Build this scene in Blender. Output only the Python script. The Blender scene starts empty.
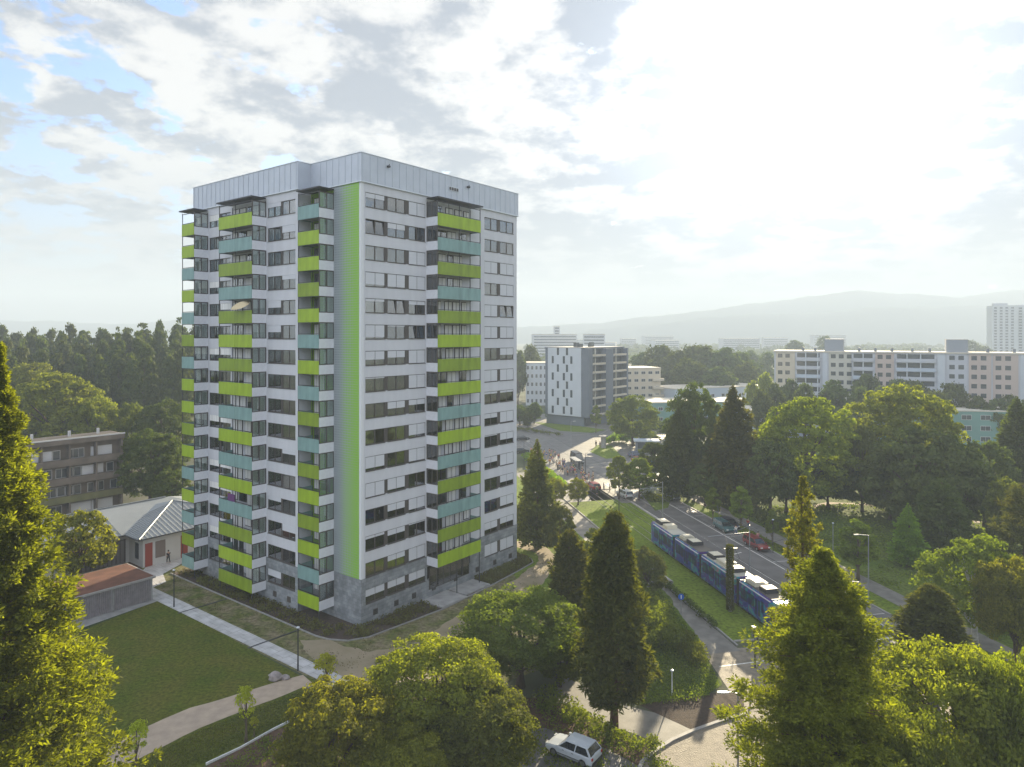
import bpy, math, random
import numpy as np
from mathutils import Vector, Matrix
D = bpy.data
SC = bpy.context.scene
COL = SC.collection
PI = math.pi
R_ = math.radians
CAMZ, F, CX, HY = 30.6, 690.0, 512.0, 335.0

def G(px, py, z=0.0):
    """where the sight line through a photograph pixel meets the level z"""
    Z = F * (CAMZ - z) / (py - HY)
    return ((px - CX) * Z / F, Z)

def link(o, parent=None):
    COL.objects.link(o)
    if parent is not None:
        o.parent = parent
    return o

def tag(o, label=None, cat=None, group=None, kind=None):
    if label: o['label'] = label
    if cat: o['category'] = cat
    if group: o['group'] = group
    if kind: o['kind'] = kind
    return o

def empty(name, loc, rz=0.0, label=None, cat=None, group=None):
    o = D.objects.new(name, None)
    o.location = loc; o.rotation_euler = (0, 0, rz)
    o.empty_display_size = 0.5
    link(o)
    return tag(o, label, cat, group)

def kids(o):
    return [c for c in ALLKIDS(o)]
def ALLKIDS(o):
    return list(o.children)

def copy_tree(o, parent=None):
    c = o.copy(); COL.objects.link(c)
    if parent is not None: c.parent = parent
    for ch in list(o.children):
        copy_tree(ch, c)
    return c

# ---------------------------------------------------------------- materials
def nodes_of(m):
    m.use_nodes = True
    nt = m.node_tree
    nt.nodes.clear()
    return nt, nt.nodes, nt.links

def N(nt, t, **kw):
    n = nt.nodes.new(t)
    for k, v in kw.items():
        if k.startswith('i_'):
            n.inputs[k[2:].replace('_', ' ')].default_value = v
        else:
            setattr(n, k, v)
    return n

def mat(name, col, rough=0.6, metal=0.0, var=0.0, scale=3.0, bump=0.0, bscale=None, spec=0.5, col2=None, detail=4, coord='Object', stretch=None):
    m = D.materials.new(name)
    nt, ns, ln = nodes_of(m)
    out = N(nt, 'ShaderNodeOutputMaterial')
    p = N(nt, 'ShaderNodeBsdfPrincipled')
    p.inputs['Roughness'].default_value = rough
    p.inputs['Metallic'].default_value = metal
    p.inputs['Specular IOR Level'].default_value = spec
    ln.new(p.outputs[0], out.inputs[0])
    c = (*col, 1)
    p.inputs['Base Color'].default_value = c
    if var > 0 or bump > 0 or col2:
        tc = N(nt, 'ShaderNodeTexCoord')
        src = tc.outputs[coord]
        if stretch:
            mp = N(nt, 'ShaderNodeMapping'); mp.inputs['Scale'].default_value = stretch
            ln.new(src, mp.inputs[0]); src = mp.outputs[0]
    if var > 0 or col2:
        nz = N(nt, 'ShaderNodeTexNoise'); nz.inputs['Scale'].default_value = scale; nz.inputs['Detail'].default_value = detail
        ln.new(src, nz.inputs['Vector'])
        mx = N(nt, 'ShaderNodeMix', data_type='RGBA')
        rp = N(nt, 'ShaderNodeMapRange')
        rp.inputs['From Min'].default_value = 0.32; rp.inputs['From Max'].default_value = 0.68
        ln.new(nz.outputs[0], rp.inputs[0]); ln.new(rp.outputs[0], mx.inputs['Factor'])
        if col2: a, b = col, col2
        else:
            a = tuple(max(0, x * (1 - var)) for x in col); b = tuple(min(1, x * (1 + var)) for x in col)
        mx.inputs['A'].default_value = (*a, 1); mx.inputs['B'].default_value = (*b, 1)
        ln.new(mx.outputs['Result'], p.inputs['Base Color'])
    if bump > 0:
        nb = N(nt, 'ShaderNodeTexNoise'); nb.inputs['Scale'].default_value = bscale or scale * 4; nb.inputs['Detail'].default_value = 5
        ln.new(src, nb.inputs['Vector'])
        bp = N(nt, 'ShaderNodeBump'); bp.inputs['Strength'].default_value = bump; bp.inputs['Distance'].default_value = 0.1
        ln.new(nb.outputs[0], bp.inputs['Height']); ln.new(bp.outputs[0], p.inputs['Normal'])
    return m

def glass_mat(name, tint=(0.55, 0.62, 0.62), amount=0.55, refl=0.35, rough=0.03):
    """thin pane: part see-through, part mirror"""
    m = D.materials.new(name)
    nt, ns, ln = nodes_of(m)
    out = N(nt, 'ShaderNodeOutputMaterial')
    tr = N(nt, 'ShaderNodeBsdfTransparent'); tr.inputs[0].default_value = (*tint, 1)
    gl = N(nt, 'ShaderNodeBsdfGlossy'); gl.inputs['Roughness'].default_value = rough
    gl.inputs[0].default_value = (0.9, 0.92, 0.95, 1)
    fr = N(nt, 'ShaderNodeFresnel'); fr.inputs[0].default_value = 1.5
    mr = N(nt, 'ShaderNodeMapRange'); mr.inputs['From Max'].default_value = 0.7
    mr.inputs['To Min'].default_value = refl; mr.inputs['To Max'].default_value = 1.0
    ln.new(fr.outputs[0], mr.inputs[0])
    mx = N(nt, 'ShaderNodeMixShader')
    ln.new(mr.outputs[0], mx.inputs[0]); ln.new(tr.outputs[0], mx.inputs[1]); ln.new(gl.outputs[0], mx.inputs[2])
    ln.new(mx.outputs[0], out.inputs[0])
    return m

def leaf_mat(name, dark, light, trans=0.45, tcol=None, scale=0.35):
    m = D.materials.new(name)
    nt, ns, ln = nodes_of(m)
    out = N(nt, 'ShaderNodeOutputMaterial')
    geo = N(nt, 'ShaderNodeNewGeometry')
    tc = N(nt, 'ShaderNodeTexCoord')
    oi = N(nt, 'ShaderNodeObjectInfo')
    nz = N(nt, 'ShaderNodeTexNoise'); nz.inputs['Scale'].default_value = scale; nz.inputs['Detail'].default_value = 2
    ln.new(tc.outputs['Object'], nz.inputs['Vector'])
    ad = N(nt, 'ShaderNodeMath', operation='MULTIPLY_ADD'); ad.inputs[1].default_value = 0.55
    ln.new(geo.outputs['Random Per Island'], ad.inputs[0])
    nm = N(nt, 'ShaderNodeMapRange'); nm.inputs['From Min'].default_value = 0.3; nm.inputs['From Max'].default_value = 0.7
    nm.inputs['To Min'].default_value = 0.0; nm.inputs['To Max'].default_value = 0.45
    ln.new(nz.outputs[0], nm.inputs[0]); ln.new(nm.outputs[0], ad.inputs[2])
    mx = N(nt, 'ShaderNodeMix', data_type='RGBA')
    mx.inputs['A'].default_value = (*dark, 1); mx.inputs['B'].default_value = (*light, 1)
    ln.new(ad.outputs[0], mx.inputs['Factor'])
    hs = N(nt, 'ShaderNodeHueSaturation')
    h = N(nt, 'ShaderNodeMapRange'); h.inputs['To Min'].default_value = 0.485; h.inputs['To Max'].default_value = 0.515
    v = N(nt, 'ShaderNodeMapRange'); v.inputs['To Min'].default_value = 0.8; v.inputs['To Max'].default_value = 1.2
    ln.new(oi.outputs['Random'], h.inputs[0]); ln.new(oi.outputs['Random'], v.inputs[0])
    ln.new(h.outputs[0], hs.inputs['Hue']); ln.new(v.outputs[0], hs.inputs['Value'])
    ln.new(mx.outputs['Result'], hs.inputs['Color'])
    d = N(nt, 'ShaderNodeBsdfDiffuse'); t = N(nt, 'ShaderNodeBsdfTranslucent')
    ln.new(hs.outputs[0], d.inputs[0])
    tm = N(nt, 'ShaderNodeMix', data_type='RGBA', blend_type='MULTIPLY'); tm.inputs['Factor'].default_value = 1
    tk = tcol or (2.0, 1.7, 0.5)
    tm.inputs['B'].default_value = (*tk, 1)
    ln.new(hs.outputs[0], tm.inputs['A']); ln.new(tm.outputs['Result'], t.inputs[0])
    ms = N(nt, 'ShaderNodeMixShader'); ms.inputs[0].default_value = trans
    ln.new(d.outputs[0], ms.inputs[1]); ln.new(t.outputs[0], ms.inputs[2])
    g = N(nt, 'ShaderNodeBsdfGlossy'); g.inputs['Roughness'].default_value = 0.6; g.inputs[0].default_value = (.7, .7, .7, 1)
    m2 = N(nt, 'ShaderNodeMixShader'); m2.inputs[0].default_value = 0.018
    ln.new(ms.outputs[0], m2.inputs[1]); ln.new(g.outputs[0], m2.inputs[2])
    ln.new(m2.outputs[0], out.inputs[0])
    return m

# ---------------------------------------------------------------- mesh builder
class MB:
    def __init__(s):
        s.v = []; s.f = []; s.m = []; s.mi = 0
    def quad(s, a, b, c, d):
        n = len(s.v); s.v += [a, b, c, d]; s.f.append((n, n+1, n+2, n+3)); s.m.append(s.mi); return s
    def poly(s, pts):
        n = len(s.v); s.v += list(pts); s.f.append(tuple(range(n, n+len(pts)))); s.m.append(s.mi); return s
    def hexa(s, p):
        n = len(s.v); s.v += list(p)
        for q in ((0,3,2,1),(4,5,6,7),(0,1,5,4),(1,2,6,5),(2,3,7,6),(3,0,4,7)):
            s.f.append(tuple(n+i for i in q)); s.m.append(s.mi)
        return s
    def box(s, x0, x1, y0, y1, z0, z1):
        if x0 > x1: x0, x1 = x1, x0
        if y0 > y1: y0, y1 = y1, y0
        return s.hexa([(x0,y0,z0),(x1,y0,z0),(x1,y1,z0),(x0,y1,z0),(x0,y0,z1),(x1,y0,z1),(x1,y1,z1),(x0,y1,z1)])
    def prism(s, pts, z0, z1):
        n = len(s.v); k = len(pts)
        s.v += [(p[0], p[1], z0) for p in pts] + [(p[0], p[1], z1) for p in pts]
        s.f.append(tuple(n+i for i in reversed(range(k)))); s.m.append(s.mi)
        s.f.append(tuple(n+k+i for i in range(k))); s.m.append(s.mi)
        for i in range(k):
            j = (i+1) % k
            s.f.append((n+i, n+j, n+k+j, n+k+i)); s.m.append(s.mi)
        return s
    def tube(s, path, rad, seg=8, cap=True):
        """path list of points, rad number or list"""
        P = [Vector(p) for p in path]
        if not isinstance(rad, (list, tuple)): rad = [rad]*len(P)
        n0 = len(s.v)
        for i, p in enumerate(P):
            t = (P[min(i+1, len(P)-1)] - P[max(i-1, 0)])
            if t.length < 1e-9: t = Vector((0,0,1))
            t.normalize()
            up = Vector((0,0,1)) if abs(t.z) < 0.9 else Vector((1,0,0))
            a = t.cross(up).normalized(); b = t.cross(a)
            for k in range(seg):
                th = 2*PI*k/seg
                q = p + (a*math.cos(th) + b*math.sin(th))*rad[i]
                s.v.append(tuple(q))
        for i in range(len(P)-1):
            for k in range(seg):
                k2 = (k+1) % seg
                s.f.append((n0+i*seg+k, n0+i*seg+k2, n0+(i+1)*seg+k2, n0+(i+1)*seg+k)); s.m.append(s.mi)
        if cap:
            s.f.append(tuple(n0+k for k in reversed(range(seg)))); s.m.append(s.mi)
            e = n0+(len(P)-1)*seg
            s.f.append(tuple(e+k for k in range(seg))); s.m.append(s.mi)
        return s
    def loft(s, rings, close=True, cap=True):
        n0 = len(s.v); k = len(rings[0])
        for r in rings: s.v += [tuple(p) for p in r]
        for i in range(len(rings)-1):
            for j in range(k if close else k-1):
                j2 = (j+1) % k
                s.f.append((n0+i*k+j, n0+i*k+j2, n0+(i+1)*k+j2, n0+(i+1)*k+j)); s.m.append(s.mi)
        if cap:
            s.f.append(tuple(n0+j for j in reversed(range(k)))); s.m.append(s.mi)
            e = n0+(len(rings)-1)*k
            s.f.append(tuple(e+j for j in range(k))); s.m.append(s.mi)
        return s
    def build(s, name, mats, parent=None, loc=None, smooth=False, link_=True):
        me = D.meshes.new(name)
        me.from_pydata([tuple(map(float, v)) for v in s.v], [], s.f)
        if not isinstance(mats, (list, tuple)): mats = [mats]
        for m in mats: me.materials.append(m)
        if len(mats) > 1: me.polygons.foreach_set('material_index', s.m)
        if smooth: me.polygons.foreach_set('use_smooth', [True]*len(me.polygons))
        me.update()
        o = D.objects.new(name, me)
        if loc is not None: o.location = loc
        if link_: link(o, parent)
        return o

def struct(o, kind='structure'):
    o['kind'] = kind; return o

def mesh_np(name, V, Fq, m, parent=None):
    """V (n,3), Fq (k,4) quads -> object"""
    me = D.meshes.new(name)
    nv, nf = len(V), len(Fq)
    me.vertices.add(nv); me.vertices.foreach_set('co', np.ascontiguousarray(V, dtype=np.float32).ravel())
    me.loops.add(nf*4); me.loops.foreach_set('vertex_index', np.ascontiguousarray(Fq, dtype=np.int32).ravel())
    me.polygons.add(nf); me.polygons.foreach_set('loop_start', np.arange(0, nf*4, 4, dtype=np.int32))
    me.polygons.foreach_set('loop_total', np.full(nf, 4, dtype=np.int32))
    me.update(calc_edges=True)
    me.materials.append(m)
    return me

# frames shared by the place
KX, KY = -15.8, 72.3                      # near corner of the tower
TH = math.atan2(.7915, .611)              # direction of its street side
U = Vector((math.cos(TH), math.sin(TH))); V_ = Vector((-math.sin(TH), math.cos(TH)))
def T(a, b, z=None):                      # tower frame -> world
    x = KX + U.x*a + V_.x*b; y = KY + U.y*a + V_.y*b
    return (x, y) if z is None else (x, y, z)
RD = Vector((-.2017, .9794)); RN = Vector((.9794, .2017))
RTH = math.atan2(RD.y, RD.x)
def RP(o, a, z=None):                     # road frame: offset to the right, distance along
    x = RN.x*o + RD.x*a; y = RN.y*o + RD.y*a
    return (x, y) if z is None else (x, y, z)
M = {}
M['wall'] = mat('render_white', (.62,.615,.635), .75, var=.045, scale=1.1, stretch=(1,1,.12), detail=7, bump=.05, bscale=8)
M['strip'] = mat('corner_white', (.72,.72,.72), .6)
M['panel_metal'] = mat('parapet_metal', (.52,.55,.60), .45, metal=.25, var=.05, scale=.6)
M['seam'] = mat('seam_metal', (.49,.52,.57), .5, metal=.3)
M['flash'] = mat('flashing', (.62,.65,.68), .4, metal=.4)
M['core'] = mat('room_dark', (.035,.033,.03), .9, var=.3, scale=.4)
M['frame'] = mat('window_frame_dark', (.075,.062,.055), .5)
M['glass'] = glass_mat('window_glass', (.5,.5,.47), refl=.22)
M['glass_open'] = glass_mat('window_glass_clear', (.85,.9,.88), refl=.12)
M['blind'] = mat('roller_blind', (.62,.62,.64), .7, var=.06, scale=4, stretch=(.01,.01,8))
M['curtain'] = mat('curtain', (.80,.78,.74), .85, var=.22, scale=7, stretch=(1,1,.02))
M['curtain2'] = mat('curtain_warm', (.50,.40,.26), .85, var=.2, scale=7, stretch=(1,1,.02))
M['lime'] = mat('lime_panel', (.30,.43,.008), .45, var=.16, scale=1.6, stretch=(1,1,.25), detail=6)
M['olive'] = mat('olive_panel', (.21,.30,.008), .45, var=.18, scale=1.6, stretch=(1,1,.25), detail=6)
M['teal'] = mat('teal_panel', (.20,.33,.31), .45, var=.16, scale=1.6, stretch=(1,1,.25), detail=6)
M['white_panel'] = mat('white_side_panel', (.74,.74,.77), .55, var=.04)
M['slab'] = mat('balcony_concrete', (.34,.34,.35), .8, var=.12, scale=2)
M['green_wall'] = mat('green_back_wall', (.16,.30,.02), .6, var=.1)
M['purple'] = mat('purple_cloth', (.12,.03,.14), .8)
M['parasol'] = mat('beige_canvas', (.62,.50,.30), .8)
M['pot'] = mat('terracotta', (.32,.12,.06), .8)
M['cloth_red'] = mat('red_cloth', (.4,.05,.04), .8)
M['asphalt'] = mat('asphalt', (.115,.108,.105), .62, var=.25, scale=.35, bump=.25, bscale=30, detail=8)
M['asphalt_old'] = mat('asphalt_worn', (.135,.128,.125), .58, var=.22, scale=.5, bump=.25, bscale=25, detail=8)
M['paving'] = mat('pale_paving', (.16,.15,.135), .7, var=.25, scale=.8, bump=.15, bscale=20)
M['concrete'] = mat('concrete', (.33,.32,.31), .75, var=.2, scale=.9, bump=.1, bscale=15)
M['cobble'] = mat('pale_cobbles', (.22,.185,.14), .75, var=.25, scale=1.6, bump=.6, bscale=9, detail=6)
M['pinkpath'] = mat('pink_grit_path', (.42,.33,.25), .9, var=.12, scale=1.2, bump=.3, bscale=30)
M['gravel'] = mat('brown_grit', (.34,.27,.19), .9, var=.22, scale=.3, bump=.3, bscale=14, col2=(.20,.165,.09), detail=9)
M['soil'] = mat('brown_soil', (.10,.055,.035), .95, var=.3, scale=3, bump=.8, bscale=12, detail=8)
M['mulch'] = mat('bed_mulch', (.055,.035,.025), .95, var=.3, scale=3, bump=.6)
M['mark'] = mat('road_paint', (.62,.60,.56), .6, var=.15, scale=3)
M['kerb'] = mat('kerb_stone', (.27,.26,.25), .7, var=.12, scale=2)
M['rail'] = mat('rail_steel', (.25,.23,.22), .35, metal=.8)
M['dark_metal'] = mat('dark_steel', (.05,.05,.055), .45, metal=.5)
M['grey_metal'] = mat('grey_steel', (.30,.31,.32), .45, metal=.5)
M['bark'] = mat('bark', (.085,.055,.04), .95, var=.3, scale=4, bump=.8, bscale=12, stretch=(1,1,.25))
M['bark_red'] = mat('red_bark', (.13,.06,.04), .95, var=.3, scale=4, bump=.8, bscale=12, stretch=(1,1,.2))
M['twig'] = mat('twig_bark', (.12,.09,.06), .9)
M['birch'] = mat('pale_bark', (.45,.42,.38), .8, var=.3, scale=3)

def stone_mat():
    m = D.materials.new('plinth_stone')
    nt, ns, ln = nodes_of(m)
    out = N(nt, 'ShaderNodeOutputMaterial'); p = N(nt, 'ShaderNodeBsdfPrincipled'); p.inputs['Roughness'].default_value = .6
    ln.new(p.outputs[0], out.inputs[0])
    tc = N(nt, 'ShaderNodeTexCoord'); sp = N(nt, 'ShaderNodeSeparateXYZ'); ln.new(tc.outputs['Object'], sp.inputs[0])
    ad = N(nt, 'ShaderNodeMath', operation='ADD'); ln.new(sp.outputs[0], ad.inputs[0]); ln.new(sp.outputs[1], ad.inputs[1])
    cb = N(nt, 'ShaderNodeCombineXYZ'); ln.new(ad.outputs[0], cb.inputs[0]); ln.new(sp.outputs[2], cb.inputs[1])
    br = N(nt, 'ShaderNodeTexBrick'); br.inputs['Scale'].default_value = 1
    br.inputs['Color1'].default_value = (.20,.215,.225,1); br.inputs['Color2'].default_value = (.29,.30,.31,1); br.inputs['Mortar'].default_value = (.14,.14,.145,1)
    br.inputs['Brick Width'].default_value = .6; br.inputs['Row Height'].default_value = .35; br.inputs['Mortar Size'].default_value = .008
    ln.new(cb.outputs[0], br.inputs['Vector'])
    nz = N(nt, 'ShaderNodeTexNoise'); nz.inputs['Scale'].default_value = .9; nz.inputs['Detail'].default_value = 6
    ln.new(tc.outputs['Object'], nz.inputs['Vector'])
    mx = N(nt, 'ShaderNodeMix', data_type='RGBA', blend_type='OVERLAY'); mx.inputs['Factor'].default_value = .7
    ln.new(br.outputs[0], mx.inputs['A']); ln.new(nz.outputs[0], mx.inputs['B'])
    ln.new(mx.outputs['Result'], p.inputs['Base Color'])
    return m
M['stone'] = stone_mat()

def perforated_mat():
    """grey cladding whose green perforation grows towards the corner (local -y is the corner side)"""
    m = D.materials.new('perforated_cladding')
    nt, ns, ln = nodes_of(m)
    out = N(nt, 'ShaderNodeOutputMaterial'); p = N(nt, 'ShaderNodeBsdfPrincipled'); p.inputs['Roughness'].default_value = .5
    ln.new(p.outputs[0], out.inputs[0])
    tc = N(nt, 'ShaderNodeTexCoord'); sp = N(nt, 'ShaderNodeSeparateXYZ'); ln.new(tc.outputs['Object'], sp.inputs[0])
    def cell(sock, size):
        a = N(nt, 'ShaderNodeMath', operation='DIVIDE'); ln.new(sock, a.inputs[0]); a.inputs[1].default_value = size
        b = N(nt, 'ShaderNodeMath', operation='FRACT'); ln.new(a.outputs[0], b.inputs[0])
        c = N(nt, 'ShaderNodeMath', operation='SUBTRACT'); ln.new(b.outputs[0], c.inputs[0]); c.inputs[1].default_value = .5
        d = N(nt, 'ShaderNodeMath', operation='ABSOLUTE'); ln.new(c.outputs[0], d.inputs[0])
        return d.outputs[0]
    mxx = N(nt, 'ShaderNodeMath', operation='MAXIMUM'); ln.new(cell(sp.outputs[1], .27), mxx.inputs[0]); ln.new(cell(sp.outputs[2], .27), mxx.inputs[1])
    # threshold: grows from .12 at y=2.6 to .5 at y=.9
    mr = N(nt, 'ShaderNodeMapRange'); mr.inputs['From Min'].default_value = 3.9; mr.inputs['From Max'].default_value = .85
    mr.inputs['To Min'].default_value = .22; mr.inputs['To Max'].default_value = .465
    ln.new(sp.outputs[1], mr.inputs[0])
    lt = N(nt, 'ShaderNodeMath', operation='LESS_THAN'); ln.new(mxx.outputs[0], lt.inputs[0]); ln.new(mr.outputs[0], lt.inputs[1])
    hole = N(nt, 'ShaderNodeMapRange'); hole.inputs['From Min'].default_value = 3.7; hole.inputs['From Max'].default_value = 2.5
    ln.new(sp.outputs[1], hole.inputs[0])
    hc = N(nt, 'ShaderNodeMix', data_type='RGBA'); hc.inputs['A'].default_value = (.20,.24,.25,1); hc.inputs['B'].default_value = (.24,.50,.03,1)
    ln.new(hole.outputs[0], hc.inputs['Factor'])
    mx = N(nt, 'ShaderNodeMix', data_type='RGBA'); mx.inputs['A'].default_value = (.33,.36,.37,1)
    ln.new(hc.outputs['Result'], mx.inputs['B']); ln.new(lt.outputs[0], mx.inputs['Factor'])
    ln.new(mx.outputs['Result'], p.inputs['Base Color'])
    return m
M['perf'] = perforated_mat()

def grass_mat(name, c1, c2, c3=None, s1=.12, s2=2.5, bump=.5, s3=.5):
    m = D.materials.new(name)
    nt, ns, ln = nodes_of(m)
    out = N(nt, 'ShaderNodeOutputMaterial'); p = N(nt, 'ShaderNodeBsdfPrincipled'); p.inputs['Roughness'].default_value = .95
    p.inputs['Specular IOR Level'].default_value = .15
    ln.new(p.outputs[0], out.inputs[0])
    tc = N(nt, 'ShaderNodeTexCoord')
    def noise(s, d=5):
        n = N(nt, 'ShaderNodeTexNoise'); n.inputs['Scale'].default_value = s; n.inputs['Detail'].default_value = d
        ln.new(tc.outputs['Object'], n.inputs['Vector'])
        r = N(nt, 'ShaderNodeMapRange'); r.inputs['From Min'].default_value = .35; r.inputs['From Max'].default_value = .65
        ln.new(n.outputs[0], r.inputs[0]); return r.outputs[0]
    mx = N(nt, 'ShaderNodeMix', data_type='RGBA'); mx.inputs['A'].default_value = (*c1,1); mx.inputs['B'].default_value = (*c2,1)
    ln.new(noise(s1), mx.inputs['Factor'])
    res = mx.outputs['Result']
    if c3:
        m3 = N(nt, 'ShaderNodeMix', data_type='RGBA'); m3.inputs['B'].default_value = (*c3,1)
        ln.new(res, m3.inputs['A']); ln.new(noise(s3, 8), m3.inputs['Factor']); res = m3.outputs['Result']
    m2 = N(nt, 'ShaderNodeMix', data_type='RGBA', blend_type='MULTIPLY')
    ln.new(res, m2.inputs['A'])
    r2 = N(nt, 'ShaderNodeMapRange'); r2.inputs['To Min'].default_value = .65; r2.inputs['To Max'].default_value = 1.3
    ln.new(noise(s2, 8), r2.inputs[0])
    cb = N(nt, 'ShaderNodeCombineColor')
    for i in range(3): ln.new(r2.outputs[0], cb.inputs[i])
    m2.inputs['Factor'].default_value = 1
    ln.new(cb.outputs[0], m2.inputs['B']); ln.new(m2.outputs['Result'], p.inputs['Base Color'])
    nb = N(nt, 'ShaderNodeTexNoise'); nb.inputs['Scale'].default_value = 9; nb.inputs['Detail'].default_value = 6
    ln.new(tc.outputs['Object'], nb.inputs['Vector'])
    bp = N(nt, 'ShaderNodeBump'); bp.inputs['Strength'].default_value = bump; bp.inputs['Distance'].default_value = .15
    ln.new(nb.outputs[0], bp.inputs['Height']); ln.new(bp.outputs[0], p.inputs['Normal'])
    return m
M['lawn'] = grass_mat('lawn_grass', (.066,.092,.006), (.088,.108,.008), (.105,.105,.014), s1=.25, s2=3.5, s3=.35)
M['rough'] = grass_mat('worn_grass', (.085,.105,.018), (.11,.125,.03), (.20,.165,.10), s1=.3, s3=.55)
M['verge'] = grass_mat('verge_grass', (.10,.15,.012), (.15,.20,.02), s1=.2)
M['meadow'] = grass_mat('meadow_grass', (.085,.135,.016), (.13,.18,.024), (.11,.14,.026), s1=.1, s3=.2, bump=.9)
M['land'] = grass_mat('far_land', (.045,.075,.02), (.075,.10,.03), (.12,.115,.09), s1=.01, s2=.08, s3=.02)
# leaves
M['L_yellow'] = leaf_mat('leaf_yellow_green', (.074,.090,.008), (.235,.255,.020), .50, (1.8,1.85,.45))
M['L_gold'] = leaf_mat('leaf_golden', (.070,.082,.008), (.25,.255,.018), .52, (1.85,1.85,.4))
M['L_mid'] = leaf_mat('leaf_mid_green', (.058,.080,.010), (.16,.19,.022), .5, (1.85,1.85,.5))
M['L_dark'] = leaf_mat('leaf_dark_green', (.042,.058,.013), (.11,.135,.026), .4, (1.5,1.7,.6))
M['L_olive'] = leaf_mat('leaf_olive', (.045,.058,.010), (.12,.135,.022), .3, (1.8,1.6,.6))
M['L_conifer'] = leaf_mat('needle_green', (.036,.046,.010), (.12,.13,.020), .4, (1.9,1.8,.5))
M['L_seq'] = leaf_mat('needle_golden_green', (.056,.064,.008), (.22,.228,.018), .55, (1.85,1.85,.4))
M['L_forest'] = leaf_mat('leaf_forest', (.040,.062,.016), (.11,.14,.03), .35, (1.5,1.5,.7))
M['L_poplar'] = leaf_mat('leaf_poplar', (.036,.054,.012), (.10,.125,.024), .35, (1.5,1.5,.7))
M['L_lime'] = leaf_mat('leaf_bright', (.10,.15,.012), (.22,.30,.02), .5, (1.6,1.7,.4))
M['L_young'] = leaf_mat('leaf_young_yellow', (.30,.34,.012), (.56,.60,.03), .45, (1.4,1.4,.4))
M['L_purple'] = leaf_mat('leaf_brown_green', (.030,.030,.014), (.060,.055,.022), .25, (1.7,1.4,.8))
M['L_bed'] = leaf_mat('leaf_bed', (.06,.045,.014), (.13,.14,.03), .3)

def slab_path_mat():
    m = mat('slab_path', (.50,.49,.49), .75, var=.18, scale=.9, bump=.1, bscale=15, detail=7)
    nt = m.node_tree; ln = nt.links; p = [n for n in nt.nodes if n.type == 'BSDF_PRINCIPLED'][0]
    src = p.inputs['Base Color'].links[0].from_socket
    tc = N(nt, 'ShaderNodeTexCoord'); mp = N(nt, 'ShaderNodeMapping'); mp.inputs['Rotation'].default_value = (0, 0, -TH)
    ln.new(tc.outputs['Object'], mp.inputs[0]); br = N(nt, 'ShaderNodeTexBrick'); br.inputs['Scale'].default_value = 1
    br.inputs['Brick Width'].default_value = 1.0; br.inputs['Row Height'].default_value = 1.5; br.inputs['Mortar Size'].default_value = .018
    br.inputs['Color1'].default_value = (1,1,1,1); br.inputs['Color2'].default_value = (.88,.87,.86,1); br.inputs['Mortar'].default_value = (.45,.43,.4,1)
    ln.new(mp.outputs[0], br.inputs['Vector']); mx = N(nt, 'ShaderNodeMix', data_type='RGBA', blend_type='MULTIPLY'); mx.inputs['Factor'].default_value = 1
    ln.new(src, mx.inputs['A']); ln.new(br.outputs[0], mx.inputs['B']); ln.new(mx.outputs['Result'], p.inputs['Base Color']); return m
M['slabs'] = slab_path_mat()
# ================================================================ the apartment tower
random.seed(11)
tower = empty('apartment_tower', T(0, 0, 0), TH, 'white high-rise apartment block with lime green, olive and teal balconies and a grey metal parapet', 'apartment tower')
HT, PB, ST = 49.7, 46.75, 4.95
zc = lambda k: 2.93 + 2.8*(16-k)
WX = [(.56,3.3),(3.66,6.32),(6.83,9.47),(20.1,22.8),(23.3,26.2)]   # street side windows
WY = [(9.05,11.6),(11.8,14.4)]
FY = [(22.3,24.7),(24.9,27.3)]
XB, YE, XE, YS = -1.7, 30.85, 26.9, 8.57
# ---- walls: spandrel bands and piers in front of a dark core
w = MB()
w.mi = 1
w.prism([(.3,.3),(XE-.3,.3),(XE-.3,YE-.3),(XB+.3,YE-.3),(XB+.3,YS+.3),(.3,YS+.3)], 0, PB-.3)
def bands(mb, fn, skip=()):
    for k in range(17):
        z1 = PB-.01 if k == 0 else zc(k)-.78
        z0 = (zc(k+1)+.78) if k < 16 else 0
        fn(mb, z0, z1)
w.mi = 0
def zz(z0, z1):
    """split a band where stone plinth meets render"""
    out = []
    if z1 > ST+.01: out.append((max(z0, ST), z1, 0))
    if z0 < ST-.01: out.append((z0, min(z1, ST), 2))
    return out
def bnd(mb, z0, z1):
    for a, b, mi in zz(z0, z1):
        mb.mi = mi
        e = 0 if mi == 0 else -.04
        mb.box(.0 if mi else .33, XE, e, .3, a, b)                # street side
        mb.box(XB+e, XB+.3, YS, YE, a, b)                         # park side B
        mb.box(e, .3, .31 if mi else .33, YS, a, b)               # park side A
        mb.box(XE-.3, XE-.001 if mi==0 else XE+.04, .31, YE, a, b)       # far side
        mb.box(XB+.31, XE-.31, YE-.3, YE-.001, a, b)
bands(w, bnd)
# piers
for z0, z1, mi in ((0,ST,2),(ST,PB-.01,0)):
    w.mi = mi
    e = .003 if mi == 0 else -.037
    for a, b in ((.33,.56),(9.47,9.7),(17.3,20.1),(26.2,XE-.003)):
        w.box(a, b, e, .297, z0, z1)
    for a, b in ((YS+.003,9.05),(14.4,14.75),(21.8,22.3),(27.3,27.6),(30.6,YE-.003)):
        w.box(XB+e, XB+.297, a, b, z0, z1)
    w.box(e, .297, .33, 4.5, z0, z1)
    for a, b in ((.32,2),(5,9),(12,16),(19,23),(26,YE-.004)):
        w.box(XE-.297, XE-e, a, b, z0, z1)
    for a, b in ((XB+.32,3),(6,11),(14,19),(22,XE-.32)):
        w.box(a, b, YE-.297, YE-e, z0, z1)
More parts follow.
